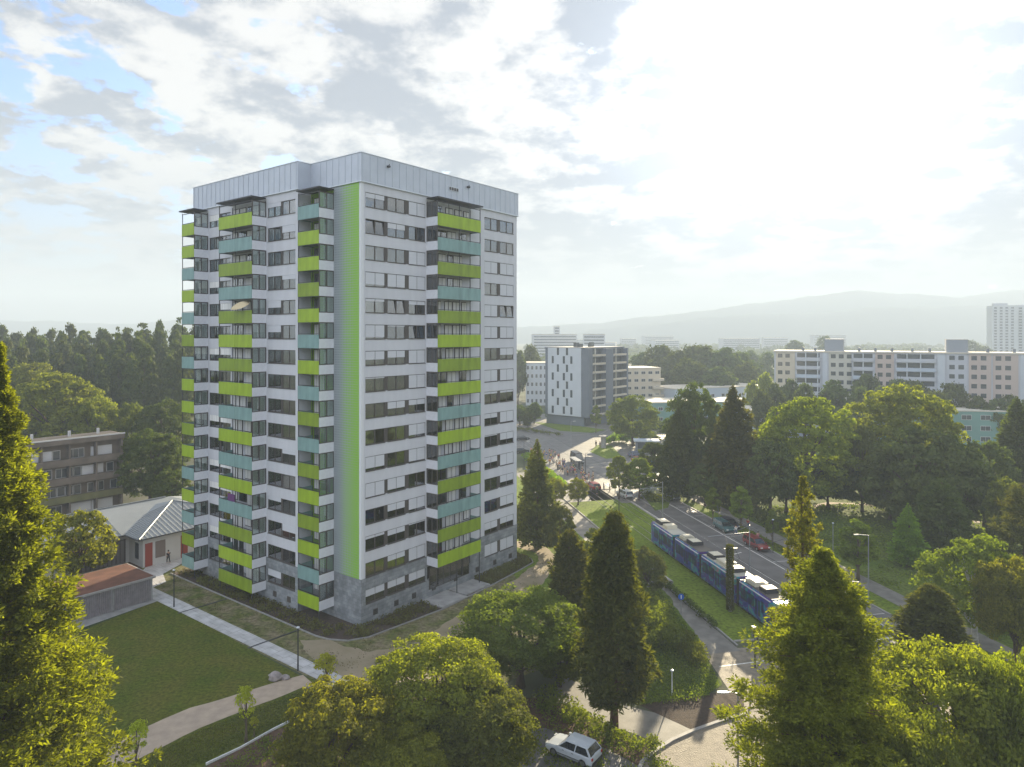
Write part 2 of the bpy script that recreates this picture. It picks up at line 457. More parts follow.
# window posts (dark) between neighbours in a strip
w.mi = 3
for a, b in ((3.3,3.66),(6.32,6.83),(22.8,23.3)):
    w.box(a, b, .06, .28, 1.5, PB-.5)
w.box(XB+.06, XB+.28, 11.6, 11.8, 1.5, PB-.5); w.box(XB+.06, XB+.28, 24.7, 24.9, 1.5, PB-.5)
w.build('wall', [M['wall'], M['core'], M['stone'], M['frame']], tower)
c = MB(); c.box(-.03, .32, -.03, .32, ST, PB-.012); c.build('corner_strip', M['strip'], tower)
c = MB(); c.box(-.07, -.003, .325, 4.45, ST, PB-.012); c.build('perforated_cladding', M['perf'], tower)
c = MB(); c.box(-.05, .3, -.05, .32, 0, ST-.004); c.build('corner_plinth', M['stone'], tower)
# return wall where the wing steps forward
c = MB(); c.box(XB+.302, -.002, YS-.001, YS+.25, ST, PB-.02); c.mi = 1; c.box(XB+.302, -.002, YS-.04, YS+.25, 0, ST-.002); c.build('return_wall', [M['wall'], M['stone']], tower)
# balcony back wall (green) on the set-back part
c = MB(); c.box(-.045, -.003, 4.53, 8.5, ST+.02, PB-.4); c.build('green_back_wall', M['green_wall'], tower)
# ---- parapet, metal, with standing seams
p = MB()
o_ = .16
ring = [(-o_,-o_),(XE+o_,-o_),(XE+o_,YE+o_),(XB-o_,YE+o_),(XB-o_,YS-o_),(-o_,YS-o_)]
ri = [(.25,.25),(XE-.25,.25),(XE-.25,YE-.25),(XB+.25,YE-.25),(XB+.25,YS+.25),(.25,YS+.25)]
n = len(ring)
for i in range(n):
    a, b, c2, d2 = ring[i], ring[(i+1)%n], ri[(i+1)%n], ri[i]
    p.hexa([(*a,PB),(*b,PB),(*c2,PB),(*d2,PB),(*a,HT),(*b,HT),(*c2,HT),(*d2,HT)])
p.mi = 1
x = 0.0
while x < XE: p.box(x, x+.035, -o_-.035, -o_-.002, PB+.05, HT-.06); x += 1.05
y = .3
while y < YS-1: p.box(-o_-.035, -o_-.002, y, y+.035, PB+.05, HT-.06); y += 1.05
y = YS+.1
while y < YE: p.box(XB-o_-.035, XB-o_-.002, y, y+.035, PB+.05, HT-.06); y += 1.05
p.mi = 2
for i in range(n):
    a, b = Vector(ring[i]), Vector(ring[(i+1)%n])
    d = (b-a).normalized(); nn = Vector((d.y,-d.x))
    for z0, z1, e in ((HT, HT+.07, .06), (PB-.1, PB-.001, .05)):
        q0 = a+nn*e-d*e; q1 = b+nn*e+d*e; q2 = b-nn*.35; q3 = a-nn*.35
        if i in (4,): q0 = a+nn*e+d*.35; q3 = a-nn*.35+d*.35
        dz = i*.002
        p.hexa([(*q0,z0+dz),(*q1,z0+dz),(*q2,z0+dz),(*q3,z0+dz),(*q0,z1+dz),(*q1,z1+dz),(*q2,z1+dz),(*q3,z1+dz)])
p.build('parapet', [M['panel_metal'], M['seam'], M['flash']], tower)
r = MB(); r.prism([(.25,.25),(XE-.25,.25),(XE-.25,YE-.25),(XB+.25,YE-.25),(XB+.25,YS+.25),(.25,YS+.25)], PB-.25, PB+1.6); r.build('roof', M['concrete'], tower)
for (x, y, s) in ((3.4,-.25,.3),(16.5,-.25,.35)):
    q = MB(); q.box(x, x+s, -.45, -.17, HT-.9, HT-.72); q.tube([(x+s/2,-.4,HT-.75),(x+s/2,-.4,HT-.55)], .04, 6); q.build('parapet_stub', M['dark_metal'], tower)
q = MB(); q.box(13.2,15.0,-.22,-.163,HT-1.75,HT-1.25); q.mi = 1
for i in range(4): q.box(13.3+.42*i,13.62+.42*i,-.25,-.221,HT-1.68,HT-1.32)
q.build('vent_grille', [M['flash'], M['frame']], tower)

# ---- windows
pane_cache = {}
def window(x0, x1, zc_, closed=0., side='street', curtain=0, tilt=False, parent=None):
    """one window: frame with pane, blind and curtain as sub-parts, recessed in its strip"""
    z0, z1 = zc_-.775, zc_+.775
    def P(x, y, z):      # y>0 = inwards
        return (x, y, z) if side == 'street' else (XB+y, x, z)
    def bx(mb, a, b, y0, y1, c_, d_):
        if side == 'street': mb.box(a, b, y0, y1, c_, d_)
        else: mb.box(XB+y0, XB+y1, a, b, c_, d_)
    f = MB(); t = .075
    bx(f, x0, x1, .07, .16, z0, z0+t); bx(f, x0, x1, .07, .16, z1-t, z1)
    bx(f, x0, x0+t, .07, .16, z0+t, z1-t); bx(f, x1-t, x1, .07, .16, z0+t, z1-t)
    xm = (x0+x1)/2
    bx(f, xm-.06, xm+.06, .07, .16, z0+t, z1-t)
    bx(f, x0-.02, x1+.02, -.06, .069, z0-.04, z0-.002)
    wo = f.build('window', M['frame'], parent)
    for a, b in ((x0+t, xm-.06), (xm+.06, x1-t)):
        g = MB()
        if tilt:      # tipped inwards at the top
            g.hexa([P(a,.10,z0+t),P(b,.10,z0+t),P(b,.115,z0+t),P(a,.115,z0+t),P(a,.25,z1-t-.03),P(b,.25,z1-t-.03),P(b,.265,z1-t-.03),P(a,.265,z1-t-.03)])
        else: bx(g, a, b, .11, .122, z0+t, z1-t)
        g.build('pane', M['glass'], wo)
    if closed > 0:
        g = MB(); zb = z1-(z1-z0)*closed
        bx(g, x0+.07, xm-.035, .04, .066, max(zb, z0+.06), z1-.06); bx(g, xm+.035, x1-.07, .04, .066, max(zb, z0+.06), z1-.06)
        g.build('roller_blind', M['blind'], wo)
    if closed < .9 and curtain and not tilt:
        g = MB()
        spans = [(x0+.1, x0+.1+(x1-x0)*random.uniform(.15,.4)), (x1-.1-(x1-x0)*random.uniform(.15,.4), x1-.1)]
        if curtain == 2: spans = [(x0+.1, x1-.1)]
        for a, b in spans: bx(g, a, b, .20, .215, z0+.1, z1-.08)
        g.build('curtain', M['curtain'] if random.random() < .75 else M['curtain2'], wo)
    return wo
S = { 1:(.35,0,1,0,0), 2:(0,.4,0,0,0), 3:(0,0,1,1,1), 4:(.85,.9,1,0,1), 5:(.2,0,.3,1,0), 6:(.85,.1,0,1,1), 7:(.6,.5,1,0,.6), 8:(.1,0,1,1,1),
      9:(0,.5,.4,.2,.2), 10:(0,0,.8,.4,.9), 11:(.8,0,.9,.1,.6), 12:(1,.8,0,.5,1), 13:(0,.5,.8,0,.6), 14:(.2,.4,.1,0,.8), 15:(0,.4,.9,.6,.5), 16:(.5,.5,.6,1,1)}
TILT = {(2,0),(5,1),(6,2),(5,4)}
for k in range(1, 17):
    for j, (a, b) in enumerate(WX):
        window(a, b, zc(k), S[k][j], 'street', random.choice((0,1,1,2)) if (k+j) % 3 else 0, (k,j) in TILT, tower)
    for j, (a, b) in enumerate(WY[:1] if k > 20 else WY):
        pass
# park side: one double window per storey, a mesh of its own
for k in range(1, 17):
    a, b = 9.05, 14.4
    f = MB(); g = MB(); bl = MB(); cu = MB()
    z0, z1 = zc(k)-.775, zc(k)+.775; t = .075
    X0 = XB
    f.box(X0+.07, X0+.16, a, b, z0, z0+t); f.box(X0+.07, X0+.16, a, b, z1-t, z1)
    for yy in (a, 10.28, 11.6-.075, 11.8, 13.06, b-.075): f.box(X0+.07, X0+.16, yy, yy+t, z0+t, z1-t)
    f.box(X0-.06, X0+.069, a, b, z0-.04, z0-.002)
    wo = f.build('window', M['frame'], tower)
    g.box(X0+.11, X0+.122, a+t, b-t, z0+t, z1-t); g.build('pane', M['glass'], wo)
    for (p0, p1) in ((9.1,11.55),(11.85,14.35)):
        cl = random.choice((0,0,0,0,0,0,.3,.5))
        if cl: bl.box(X0+.02, X0+.055, p0, p1, max(z0, z1-1.55*cl), z1-.004)
        if cl < .9 and random.random() < .8:
            if random.random() < .5: cu.box(X0+.2, X0+.215, p0+.1, p1-.1, z0+.1, z1-.08)
            else: cu.box(X0+.2, X0+.215, p0+.1, p0+.8, z0+.1, z1-.08); cu.box(X0+.2, X0+.215, p1-.9, p1-.1, z0+.1, z1-.08)
    if bl.v: bl.build('roller_blind', M['blind'], wo)
    if cu.v: cu.build('curtain', M['curtain'], wo)
# the last strip towards the far end, mostly hidden behind the balconies: one part
f = MB()
for k in range(1, 17):
    z0, z1 = zc(k)-.775, zc(k)+.775
    for a, b in FY:
        f.mi = 0
        f.box(XB+.07, XB+.16, a, b, z0, z0+.075); f.box(XB+.07, XB+.16, a, b, z1-.075, z1)
        for yy in (a, (a+b)/2, b-.075): f.box(XB+.07, XB+.16, yy, yy+.075, z0+.075, z1-.075)
        f.mi = 1; f.box(XB+.11, XB+.122, a+.08, b-.08, z0+.08, z1-.08)
        f.mi = 2
        if random.random() < .6: f.box(XB+.2, XB+.215, a+.1, b-.1, z0+.1, z1-.1)
        if random.random() < .4: f.box(XB+.02, XB+.055, a+.03, b-.03, z0+.8, z1-.01)
f.build('window_strip', [M['frame'], M['glass'], M['curtain']], tower)['kind'] = 'stuff'
# generic windows of the two far sides, never seen from the street
f = MB()
for k in range(1, 17):
    for a, b in ((2,5),(9,12),(16,19),(23,26)):
        f.mi = 1; f.box(XE-.18, XE-.16, a, b, zc(k)-.77, zc(k)+.77); f.mi = 0; f.box(XE-.2, XE-.1, (a+b)/2-.05, (a+b)/2+.05, zc(k)-.77, zc(k)+.77)
    for a, b in ((3,6),(11,14),(19,22)):
        f.mi = 1; f.box(a, b, YE-.18, YE-.16, zc(k)-.77, zc(k)+.77); f.mi = 0; f.box((a+b)/2-.05, (a+b)/2+.05, YE-.2, YE-.1, zc(k)-.77, zc(k)+.77)
f.build('rear_window_strip', [M['frame'], M['glass']], tower)['kind'] = 'stuff'
# basement vents
for x in (1.9, 4.9, 7.6, 10.8, 14.6, 18.6, 22.1, 25.4):
    q = MB(); q.box(x-.3, x+.3, -.10, -.03, .75, 1.35); q.mi = 1
    for i in range(3): q.box(x-.26, x+.26, -.13, -.101, .82+.17*i, .9+.17*i)
    q.build('basement_vent', [M['frame'], M['dark_metal']], tower)
for y in (10.2, 12.9):
    q = MB(); q.box(XB-.10, XB-.03, y-.3, y+.3, .75, 1.35); q.build('basement_vent', M['frame'], tower)

# ---- balconies
mcache = {}
def cobj(key, name, mk, mats, parent):
    if key not in mcache:
        o = mk().build(name, mats, parent); mcache[key] = o.data; return o
    o = D.objects.new(name, mcache[key]); return link(o, parent)
def balcony(col, k, colour, org, rz, w_, d_, closed_end, mids, glazed=False):
    """local frame: x along the front, wall at y=0, front at y=-d_; z relative to window centre"""
    zf = -1.75
    def frame():
        m = MB()
        m.mi = 0; m.box(.02, w_-.02, -d_+.05, -.003, zf+.12, zf+.30)
        m.mi = 1
        for x in [0.0]+mids+[w_-.07]: m.box(x, x+.07, -d_+.01, -d_+.08, zf+.3, zf+2.9)
        for x in (0.0, w_-.07): m.box(x, x+.07, -.08, -.01, zf+.3, zf+2.9)
        m.box(.07, w_-.07, -d_+.015, -d_+.075, .98, 1.05)
        m.box(.07, w_-.07, -d_+.015, -d_+.075, -.25, -.18)
        return m
    b = cobj(('fr', col), 'balcony', frame, [M['slab'], M['dark_metal']], tower)
    b.location = (org[0], org[1], zc(k)); b.rotation_euler = (0, 0, rz)
    def panel():
        m = MB()
        ms = [0.0]+[q+.035 for q in mids]+[w_]
        for a, c_ in zip(ms[:-1], ms[1:]): m.box(a+.012, c_-.012, -d_-.05, -d_, zf, -.30)
        return m
    cobj(('pn', col, colour), 'railing_panel', panel, M[colour], b)
    x0 = 0 if closed_end == 0 else w_
    s = -1 if closed_end == 0 else 1
    def side():
        m = MB(); m.box(x0, x0+.05*s, -d_, -.0, zf, -.74); return m
    cobj(('sp', col), 'side_panel', side, M['white_panel'], b)
    def sidew():
        m = MB()
        m.mi = 0
        xa, xb = x0-.02*s, x0+.05*s
        m.box(xa, xb, -d_, -.0, -.738, -.64); m.box(xa, xb, -d_, 0, .93, 1.04)
        for y in (-d_, -d_/2-.05, -.1): m.box(xa, xb, y, y+.1, -.64, .93)
        m.mi = 1; m.box(x0+.0*s, x0+.02*s, -d_+.1, -.1, -.64, .93)
        return m
    sw = cobj(('sw', col), 'side_window', sidew, [M['frame'], M['glass_open']], b)
    # the other end: plain side rail
    xo = w_ if closed_end == 0 else 0
    def srail():
        m = MB(); m.box(xo-.02, xo+.02, -d_, -.02, zf, -.35); return m
    cobj(('sr', col), 'end_panel', srail, M[colour] if False else M['teal'], b)
    # door and window at the back
    var = random.randrange(4)
    def door():
        m = MB(); rr = random.Random(var*7+len(col)*3)
        m.mi = 3; m.box(.1, w_-.1, -.035, -.008, zf+.32, 1.0)
        x = .35
        while x < w_-1.2:
            ww = rr.choice((.9,1.3,1.6)); ww = min(ww, w_-.3-x)
            zb = zf+.4 if rr.random() < .4 else -.7
            m.mi = 0; m.box(x, x+ww, -.10, -.036, zb, .92)
            m.mi = rr.choice((2,2,2,1)); m.box(x+.08, x+ww/2-.04, -.13, -.101, zb+.1, .82); m.box(x+ww/2+.04, x+ww-.08, -.13, -.101, zb+.1, .82)
            m.mi = 1
            x += ww+rr.choice((.12,.3,.6))
        return m
    back = M['green_wall'] if col == 'corner' and k % 4 else M['wall']
    cobj(('dr', col, var, back.name), 'balcony_door', door, [M['frame'], M['glass'], M['curtain'], back], b)
    # curtain behind side window
    if random.random() < .7:
        def cu():
            m = MB(); m.box(x0-.06*s, x0-.04*s, -d_*.90, -d_*.62, -.62, .92); m.box(x0-.06*s, x0-.04*s, -d_*.42, -.12, -.62, .92); return m
        cobj(('cu', col), 'curtain', cu, M['curtain'], b)
    if glazed and k % 2:
        def gl():
            m = MB()
            for a in (mids[0]*.5, mids[0]+(w_-mids[0])*.5): m.box(a, a+.04, -d_+.02, -d_+.06, -.18, .98)
            return m
        cobj(('gm', col), 'mullion', gl, M['dark_metal'], b)
    return b
def seq(s): return [{'G':'lime','O':'olive','T':'teal'}[c] for c in s]
for k, c_ in enumerate(seq('GTOTOGOGTGTOTOG'), 1):
    balcony('street', k, c_, (9.7, 0), 0, 7.6, 1.72, 0, [3.75], True)
for k, c_ in enumerate(seq('TGGOGTGTOTOGOGTG'), 1):
    balcony('corner', k, c_, (0, 8.22), -PI/2, 3.72, 1.96, 1, [])
for k, c_ in enumerate(seq('GTOTOGOGTGTGTOGO'), 1):
    balcony('middle', k, c_, (XB, 21.8), -PI/2, 7.07, 1.79, 1, [3.5])
for k, c_ in enumerate(seq('GGTGTOTGGOGTGTOT'), 1):
    balcony('end', k, c_, (XB, 30.6), -PI/2, 3.0, 1.82, 1, [])
for (x0, x1, y0, y1) in ((9.5,17.5,-2.0,-.17),(-2.15,-.17,4.3,8.3),(XB-2.05,XB-.17,14.5,22.0),(XB-2.05,XB-.17,27.4,31.0)):
    q = MB(); q.box(x0, x1, y0, y1, 46.3, 46.45); q.build('canopy', M['dark_metal'], tower)
# ground floor supports
for (x, y) in ((17.2,-1.6),(XB-1.7,14.85),(XB-1.7,21.7),(-1.85,4.65),(XB-1.7,27.7)):
    q = MB(); q.tube([(x,y,0),(x,y,3.98 if y < 0 else 1.2)], .06, 8); q.build('column', M['dark_metal'], tower)
# terraces by the street side
for (a, b, y0) in ((8.7,12.9,-3.4),(13.15,17.6,-3.0)):
    q = MB(); q.prism([(a,-.12),(a,y0),(b,y0),(b,-.12)][::-1], 0, .16); q.build('terrace_slab', M['concrete'], tower)
q = MB(); q.tube([(13.0,-1.7,.0),(13.0,-1.7,3.98)], .05, 6); q.build('column', M['dark_metal'], tower)
f = MB(); f.box(10.0,17.0,-.12,-.05,1.0,3.5); f.mi = 1
for i in range(6): f.box(10.1+1.15*i, 11.1+1.15*i, -.16, -.121, 1.1, 3.4)
f.build('ground_floor_glazing', [M['frame'], M['glass']], tower)

# ---- loose things on the balconies
def on_tower(x, y, z): return T(x, y, z)
par = empty('parasol', on_tower(XB-1.3, 17.2, zc(5)-1.45), TH, 'beige canvas parasol leaning out of a balcony near the top of the middle column', 'parasol')
m = MB(); m.tube([(0,0,0),(-.25,-.1,2.0)], .03, 6); m.build('pole', M['grey_metal'], par)
m = MB(); rings = []
for r_, h in ((.02,.35),(.6,.27),(1.1,.12),(1.45,-.05)):
    rings.append([(-.6+r_*math.cos(2*PI*i/16)*.55, -.2+r_*math.sin(2*PI*i/16), 1.75+h+.35*r_*math.cos(2*PI*i/16)) for i in range(16)])
m.loft(rings); m.build('canopy', M['parasol'], par)
m = MB(); P0 = on_tower(XB-1.75, 18.4, zc(13)-.3)
for i in range(5): m.box(-.03, .03+.02*(i%2), .3*i, .3*i+.3, -.0, .85)
o = m.build('hanging_cloth', M['purple'], None, P0); o.rotation_euler = (0,0,TH)
tag(o, 'purple cloth hung over a balcony rail low in the middle column', 'cloth')
def plant_pot(loc, s, lab, red=False):
    e = empty('potted_plant', loc, random.random()*6, lab, 'potted plant')
    m = MB(); m.loft([[(r_*math.cos(2*PI*i/10), r_*math.sin(2*PI*i/10), z) for i in range(10)] for r_, z in ((.13,0),(.19,.3),(.17,.3),(.15,.26))]); m.build('pot', M['pot'], e)
    m = MB(); rr = random.Random(int(loc[2]*10))
    for i in range(60):
        a = rr.random()*6.28; r_ = rr.random()**.5*.32*s; z = .3+rr.random()*.6*s; l = .12
        d = Vector((math.cos(a), math.sin(a), rr.uniform(-.3,.6)))*l; q = Vector((-math.sin(a), math.cos(a), 0))*l*.4
        c0 = Vector((math.cos(a)*r_, math.sin(a)*r_, z)); m.quad(tuple(c0), tuple(c0+d*.5+q), tuple(c0+d), tuple(c0+d*.5-q))
    m.build('foliage', M['L_lime'] if not red else M['cloth_red'], e)
plant_pot(on_tower(10.6,-1.2,zc(13)-1.45), 1.5, 'plant with red flowers on a low street-side balcony', True)
plant_pot(on_tower(15.6,-1.2,zc(13)-1.45), 1.5, 'green potted plant near the right end of a low street-side balcony')
plant_pot(on_tower(11.6,-1.2,zc(11)-1.45), 1.6, 'flowering plant in a pot on a street-side balcony halfway up', True)
plant_pot(on_tower(14.6,-1.2,zc(3)-1.45), 1.7, 'bushy potted plant on the third balcony from the top of the street side')
plant_pot(on_tower(-1.4,7.6,zc(1)-1.45), 2.2, 'leafy potted plant on the topmost teal balcony beside the green stripe')
plant_pot(on_tower(-1.4,6.4,zc(12)-1.45), 1.6, 'potted plant on an olive balcony low beside the green stripe')

# chairs and small tables left on the balconies
ch = MB(); ch.box(-.22,.22,-.22,.22,.42,.46); ch.hexa([(-.22,.2,.46),(.22,.2,.46),(.22,.24,.46),(-.22,.24,.46),(-.2,.28,.92),(.2,.28,.92),(.2,.32,.92),(-.2,.32,.92)])
seat_me = None
rb = random.Random(8)
CM = [mat('plastic_chair_white', (.62,.62,.6), .5), mat('wooden_chair', (.22,.12,.06), .6), mat('dark_chair', (.04,.04,.05), .6), mat('red_chair', (.35,.06,.04), .6)]
def chair(loc, rz, mt, label):
    e = empty('chair', loc, rz, label, 'chair', 'chairs left on the tower balconies')
    m = MB(); m.box(-.22,.22,-.22,.22,.42,.46); m.build('seat', mt, e)
    m = MB(); m.hexa([(-.22,.2,.461),(.22,.2,.461),(.22,.24,.461),(-.22,.24,.461),(-.2,.28,.95),(.2,.28,.95),(.2,.32,.95),(-.2,.32,.95)]); m.build('backrest', mt, e)
    for a in (-.19,.19):
        for b_ in (-.19,.19):
            m = MB(); m.tube([(a,b_,0),(a*.95,b_*.95,.418)], .02, 5); m.build('leg', mt, e)
used_ = set()
for i in range(30):
    col_ = rb.choice(('street','street','street','middle','middle','corner','end')); k = rb.randint(2,15)
    if (col_,k) in used_: continue
    used_.add((col_,k))
    if col_ == 'street': x, y = rb.uniform(10.3,16.6), -1.15
    elif col_ == 'middle': x, y = XB-1.2, rb.uniform(15.4,21.2)
    elif col_ == 'corner': x, y = -1.3, rb.uniform(5.2,7.8)
    else: x, y = XB-1.2, rb.uniform(28.2,30.1)
    q = rb.randrange(4)
    chair(T(x, y, zc(k)-1.45), rb.random()*6.28, CM[q], ('white plastic','brown wooden','dark','red')[q]+' chair on one of the tower balconies')
# ================================================================ ground, paths, road
def roughen(pts, amt, step=.7):
    rr = random.Random(len(pts)*7+int(abs(pts[0][0])*10)); out = []
    for i in range(len(pts)):
        a, c = Vector(pts[i][:2]), Vector(pts[(i+1)%len(pts)][:2]); l = (c-a).length; n = max(1, min(400, int(l/step)))
        d = (c-a).normalized() if l > 0 else Vector((1,0)); nn = Vector((-d.y, d.x)); w = 0
        for k in range(n):
            w = .75*w+rr.uniform(-1,1)*amt*.6; out.append(a.lerp(c, k/n)+nn*w*(0 if k == 0 else 1))
    return out
def sheet(name, pts, z, m, kind='structure', rough=0):
    if rough: pts = roughen(pts, rough)
    b = MB(); b.poly([(p[0], p[1], z) for p in pts])
    o = b.build(name, m)
    # keep it facing up
    if o.data.polygons[0].normal.z < 0: o.data.flip_normals()
    return struct(o, kind)
def px(*pts): return [G(*p) for p in pts]
def rp(*pts): return [RP(*p) for p in pts]
def tp(*pts): return [T(*p) for p in pts]
def strip_along(name, pts, w_, h, m, z0=0.0, kind='structure'):
    b = MB(); P = [Vector(p) for p in pts]; L_, R2 = [], []
    for i, p in enumerate(P):
        t = (P[min(i+1,len(P)-1)]-P[max(i-1,0)]).normalized(); n = Vector((-t.y, t.x))*w_/2
        L_.append(p+n); R2.append(p-n)
    rings = [[(*l, z0), (*l, z0+h), (*r, z0+h), (*r, z0)] for l, r in zip(L_, R2)]
    b.loft(rings)
    return struct(b.build(name, m), kind)
b = MB(); b.quad((-3250,-350,0),(3250,-350,0),(3250,3250,0),(-3250,3250,0)); struct(b.build('ground', M['land']))
sheet('worn_grass', tp((-9.85,40),(-9.85,-16),(10,-22),(36,-16),(40,40)), .006, M['rough'])
sheet('lawn', [G(159,600), G(301,676), G(126,738), G(40,770), T(-50,-8), T(-44,16)], .012, M['lawn'])
sheet('lower_lawn', px((345,688),(301,676),(126,738),(40,775),(100,830),(206,765),(272,731),(330,715)), .010, M['lawn'])
sheet('pink_path', px((303,675),(280,681),(235,695),(190,708),(126,736),(60,766),(60,792),(135,761),(200,728),(245,710),(280,697),(312,683)), .018, M['pinkpath'], rough=.07)
sheet('path', tp((-9.75,36),(-9.6,-14),(-7.9,-14),(-8.0,36)), .024, M['slabs'])
sheet('path_by_pavilion', px((152,588),(138,576),(147,566),(182,554),(204,546),(206,553),(183,563),(163,574),(166,582)), .020, M['slabs'])
sheet('shed_apron', px((87,616),(153,599),(161,600),(60,636),(20,640)), .020, M['concrete'])
sheet('courtyard_soil', px((60,600),(100,575),(130,562),(140,566),(146,575),(120,582),(60,615)), .016, M['soil'])
for b0 in (4.9, 18.7):      # dark drain channels across the path
    strip_along('drain_channel', [T(-10.0, b0), T(-4.4, b0-.35)], .22, .035, M['dark_metal'], .005)
for p0, p1 in ((G(187,610), G(229,597)),):
    pass
sheet('grit_track', px((300,640),(330,640),(370,652),(410,646),(440,628),(480,602),(520,576),(539,561),(536,553),(520,548),(500,545),(500,541),(526,541),(547,548),(556,561),(537,587),(500,614),(455,650),(430,680),(360,700),(318,672)), .014, M['gravel'], rough=.35)
# planting bed round the foot of the tower
bed = [(-4.3,32),(-4.3,2.0),(-4.0,.2),(-3.0,-1.6),(-1.2,-2.6),(1.5,-2.9),(8.5,-3.6),(18,-3.2),(24,-2.7),(27.5,-2.3),(28.6,-1.2),(28.9,1),(28.9,31)]
sheet('planting_bed', tp((-4.3,32),*bed[1:]), .030, M['mulch'])
strip_along('bed_kerb', [T(*p) for p in bed], .12, .12, M['kerb'], .0)
# yard, parking and lower street
sheet('yard', px((272,731),(206,767),(150,830),(700,830),(640,765),(652,748),(611,728),(560,700),(430,690),(345,690)), .008, M['soil'], rough=.2)
sheet('parking', px((480,735),(545,728),(610,750),(645,770),(660,800),(420,830)), .014, M['asphalt_old'])
sheet('paved_path', px((560,672),(611,702),(655,713),(694,731),(662,744),(611,726),(555,700)), .020, M['paving'])
sheet('mulch_patch', px((640,705),(700,695),(745,690),(745,712),(694,731),(655,713)), .016, M['mulch'], rough=.15)
sheet('shrub_slope', px((600,600),(660,585),(700,640),(722,685),(700,700),(640,705),(600,690)), .014, M['meadow'], rough=.3)
sheet('cobbled_street', [G(636,775), G(642,762), G(655,751), G(672,740), G(692,731), G(720,721), G(745,714), *rp((31.6,62),(36.3,61.5),(47,61)), *rp((47,30),(30,22))], .010, M['cobble'])
strip_along('street_kerb', px((636,779),(642,763),(655,752),(672,741),(692,732),(720,722),(745,714.5)), .28, .14, M['kerb'])
sheet('pavement', rp((31.4,61),(31.4,150),(35.2,150),(35.2,61)), .012, M['paving'])
strip_along('pavement_kerb', rp((35.4,62),(35.4,150)), .18, .14, M['kerb'])
sheet('verge_left', rp((18,61),(18,170),(31.4,170),(31.4,61)), .008, M['verge'])
sheet('tramway_grass', rp((35.6,63),(35.6,128),(46.6,128),(46.6,63)), .014, M['verge'])
strip_along('tramway_end_kerb', rp((35.6,63),(46.6,62.4)), .22, .12, M['kerb'])
sheet('tram_platform', rp((40,130),(40,172),(47,172),(47,130)), .12, M['asphalt_old'])
sheet('crossing_area', rp((31,121),(31,131),(47,133),(47,122)), .022, M['paving'])
for o_ in (40.85, 42.3, 44.2, 45.65):
    strip_along('tram_rail', rp((o_,20),(o_,200)), .09, .035, M['rail'], .01)
# main road with parking lane
sheet('road', rp((46.8,12),(46.8,205),(53.1,205),(53.1,12)), .010, M['asphalt'])
sheet('parking_lane', rp((53.1,12),(53.1,150),(55.6,150),(55.6,12)), .012, M['asphalt_old'])
strip_along('road_kerb', rp((46.7,63),(46.7,124)), .2, .13, M['kerb'])
strip_along('road_kerb', rp((55.7,12),(55.7,150)), .2, .13, M['kerb'])
sheet('verge_right', rp((55.8,12),(55.8,150),(58.4,150),(58.4,12)), .03, M['verge'])
sheet('park_path', rp((58.5,12),(58.5,190),(61.3,190),(61.3,12)), .018, M['paving'])
sheet('park_meadow', rp((61.3,12),(61.3,175),(180,150),(200,60),(150,0)), .008, M['meadow'])
strip_along('park_trail', px((790,512),(830,503),(880,505),(960,520),(1050,530)), 1.4, .012, M['pinkpath'], .004)
# painted lines
def line(o0, a0, o1, a1, w_=.14, z=.018):
    p = Vector(RP(o0,a0)); q = Vector(RP(o1,a1)); t = (q-p).normalized(); n = Vector((-t.y,t.x))*w_/2
    sheet('road_marking', [p+n, q+n, q-n, p-n], z, M['mark'])
line(47.1,14,47.1,120); line(53.0,14,53.0,128,.16)
line(49.3,62,49.3,128,.16)
line(51.2,14,51.2,60,.12)
for a in range(66, 120, 6): line(53.2, a, 55.4, a, .1)
line(46.9,60.5,53.0,60.5,.4)
for i in range(5): line(49.6, 88+i*.01, 51.2, 88.6, .22) if i == 0 else None
line(31.6,58.5,46.2,59,.16)
for i in range(7): line(47.2+.85*i,132,47.2+.85*i,135.5,.45)
line(33,49.5,40,50.2,.14); line(40,50.2,46,54,.14)
# far crossing
sheet('junction', px((505,424),(545,417),(600,420),(680,436),(700,462),(668,478),(655,490),(645,503),(612,503),(590,486),(560,468),(530,452),(505,448)), .016, M['asphalt_old'])
sheet('side_street', px((380,412),(545,414),(545,425),(380,424)), .014, M['asphalt_old'])
sheet('traffic_island', px((533,422),(560,431),(592,433),(606,430),(585,427),(560,424)), .06, M['verge'])
sheet('traffic_island', px((590,452),(597,445),(612,446),(622,457),(606,459)), .06, M['verge'])
sheet('traffic_island', px((640,492),(655,487),(672,497),(668,508),(655,511)), .06, M['meadow'])
sheet('cube_forecourt', px((540,420),(600,416),(640,428),(600,429),(560,428)), .03, M['paving'])
sheet('lit_verge', px((586,492),(600,489),(628,507),(640,516),(600,515)), .022, M['verge'])
strip_along('junction_kerb', px((532,424),(560,434),(598,436),(608,430)), .25, .13, M['kerb'])
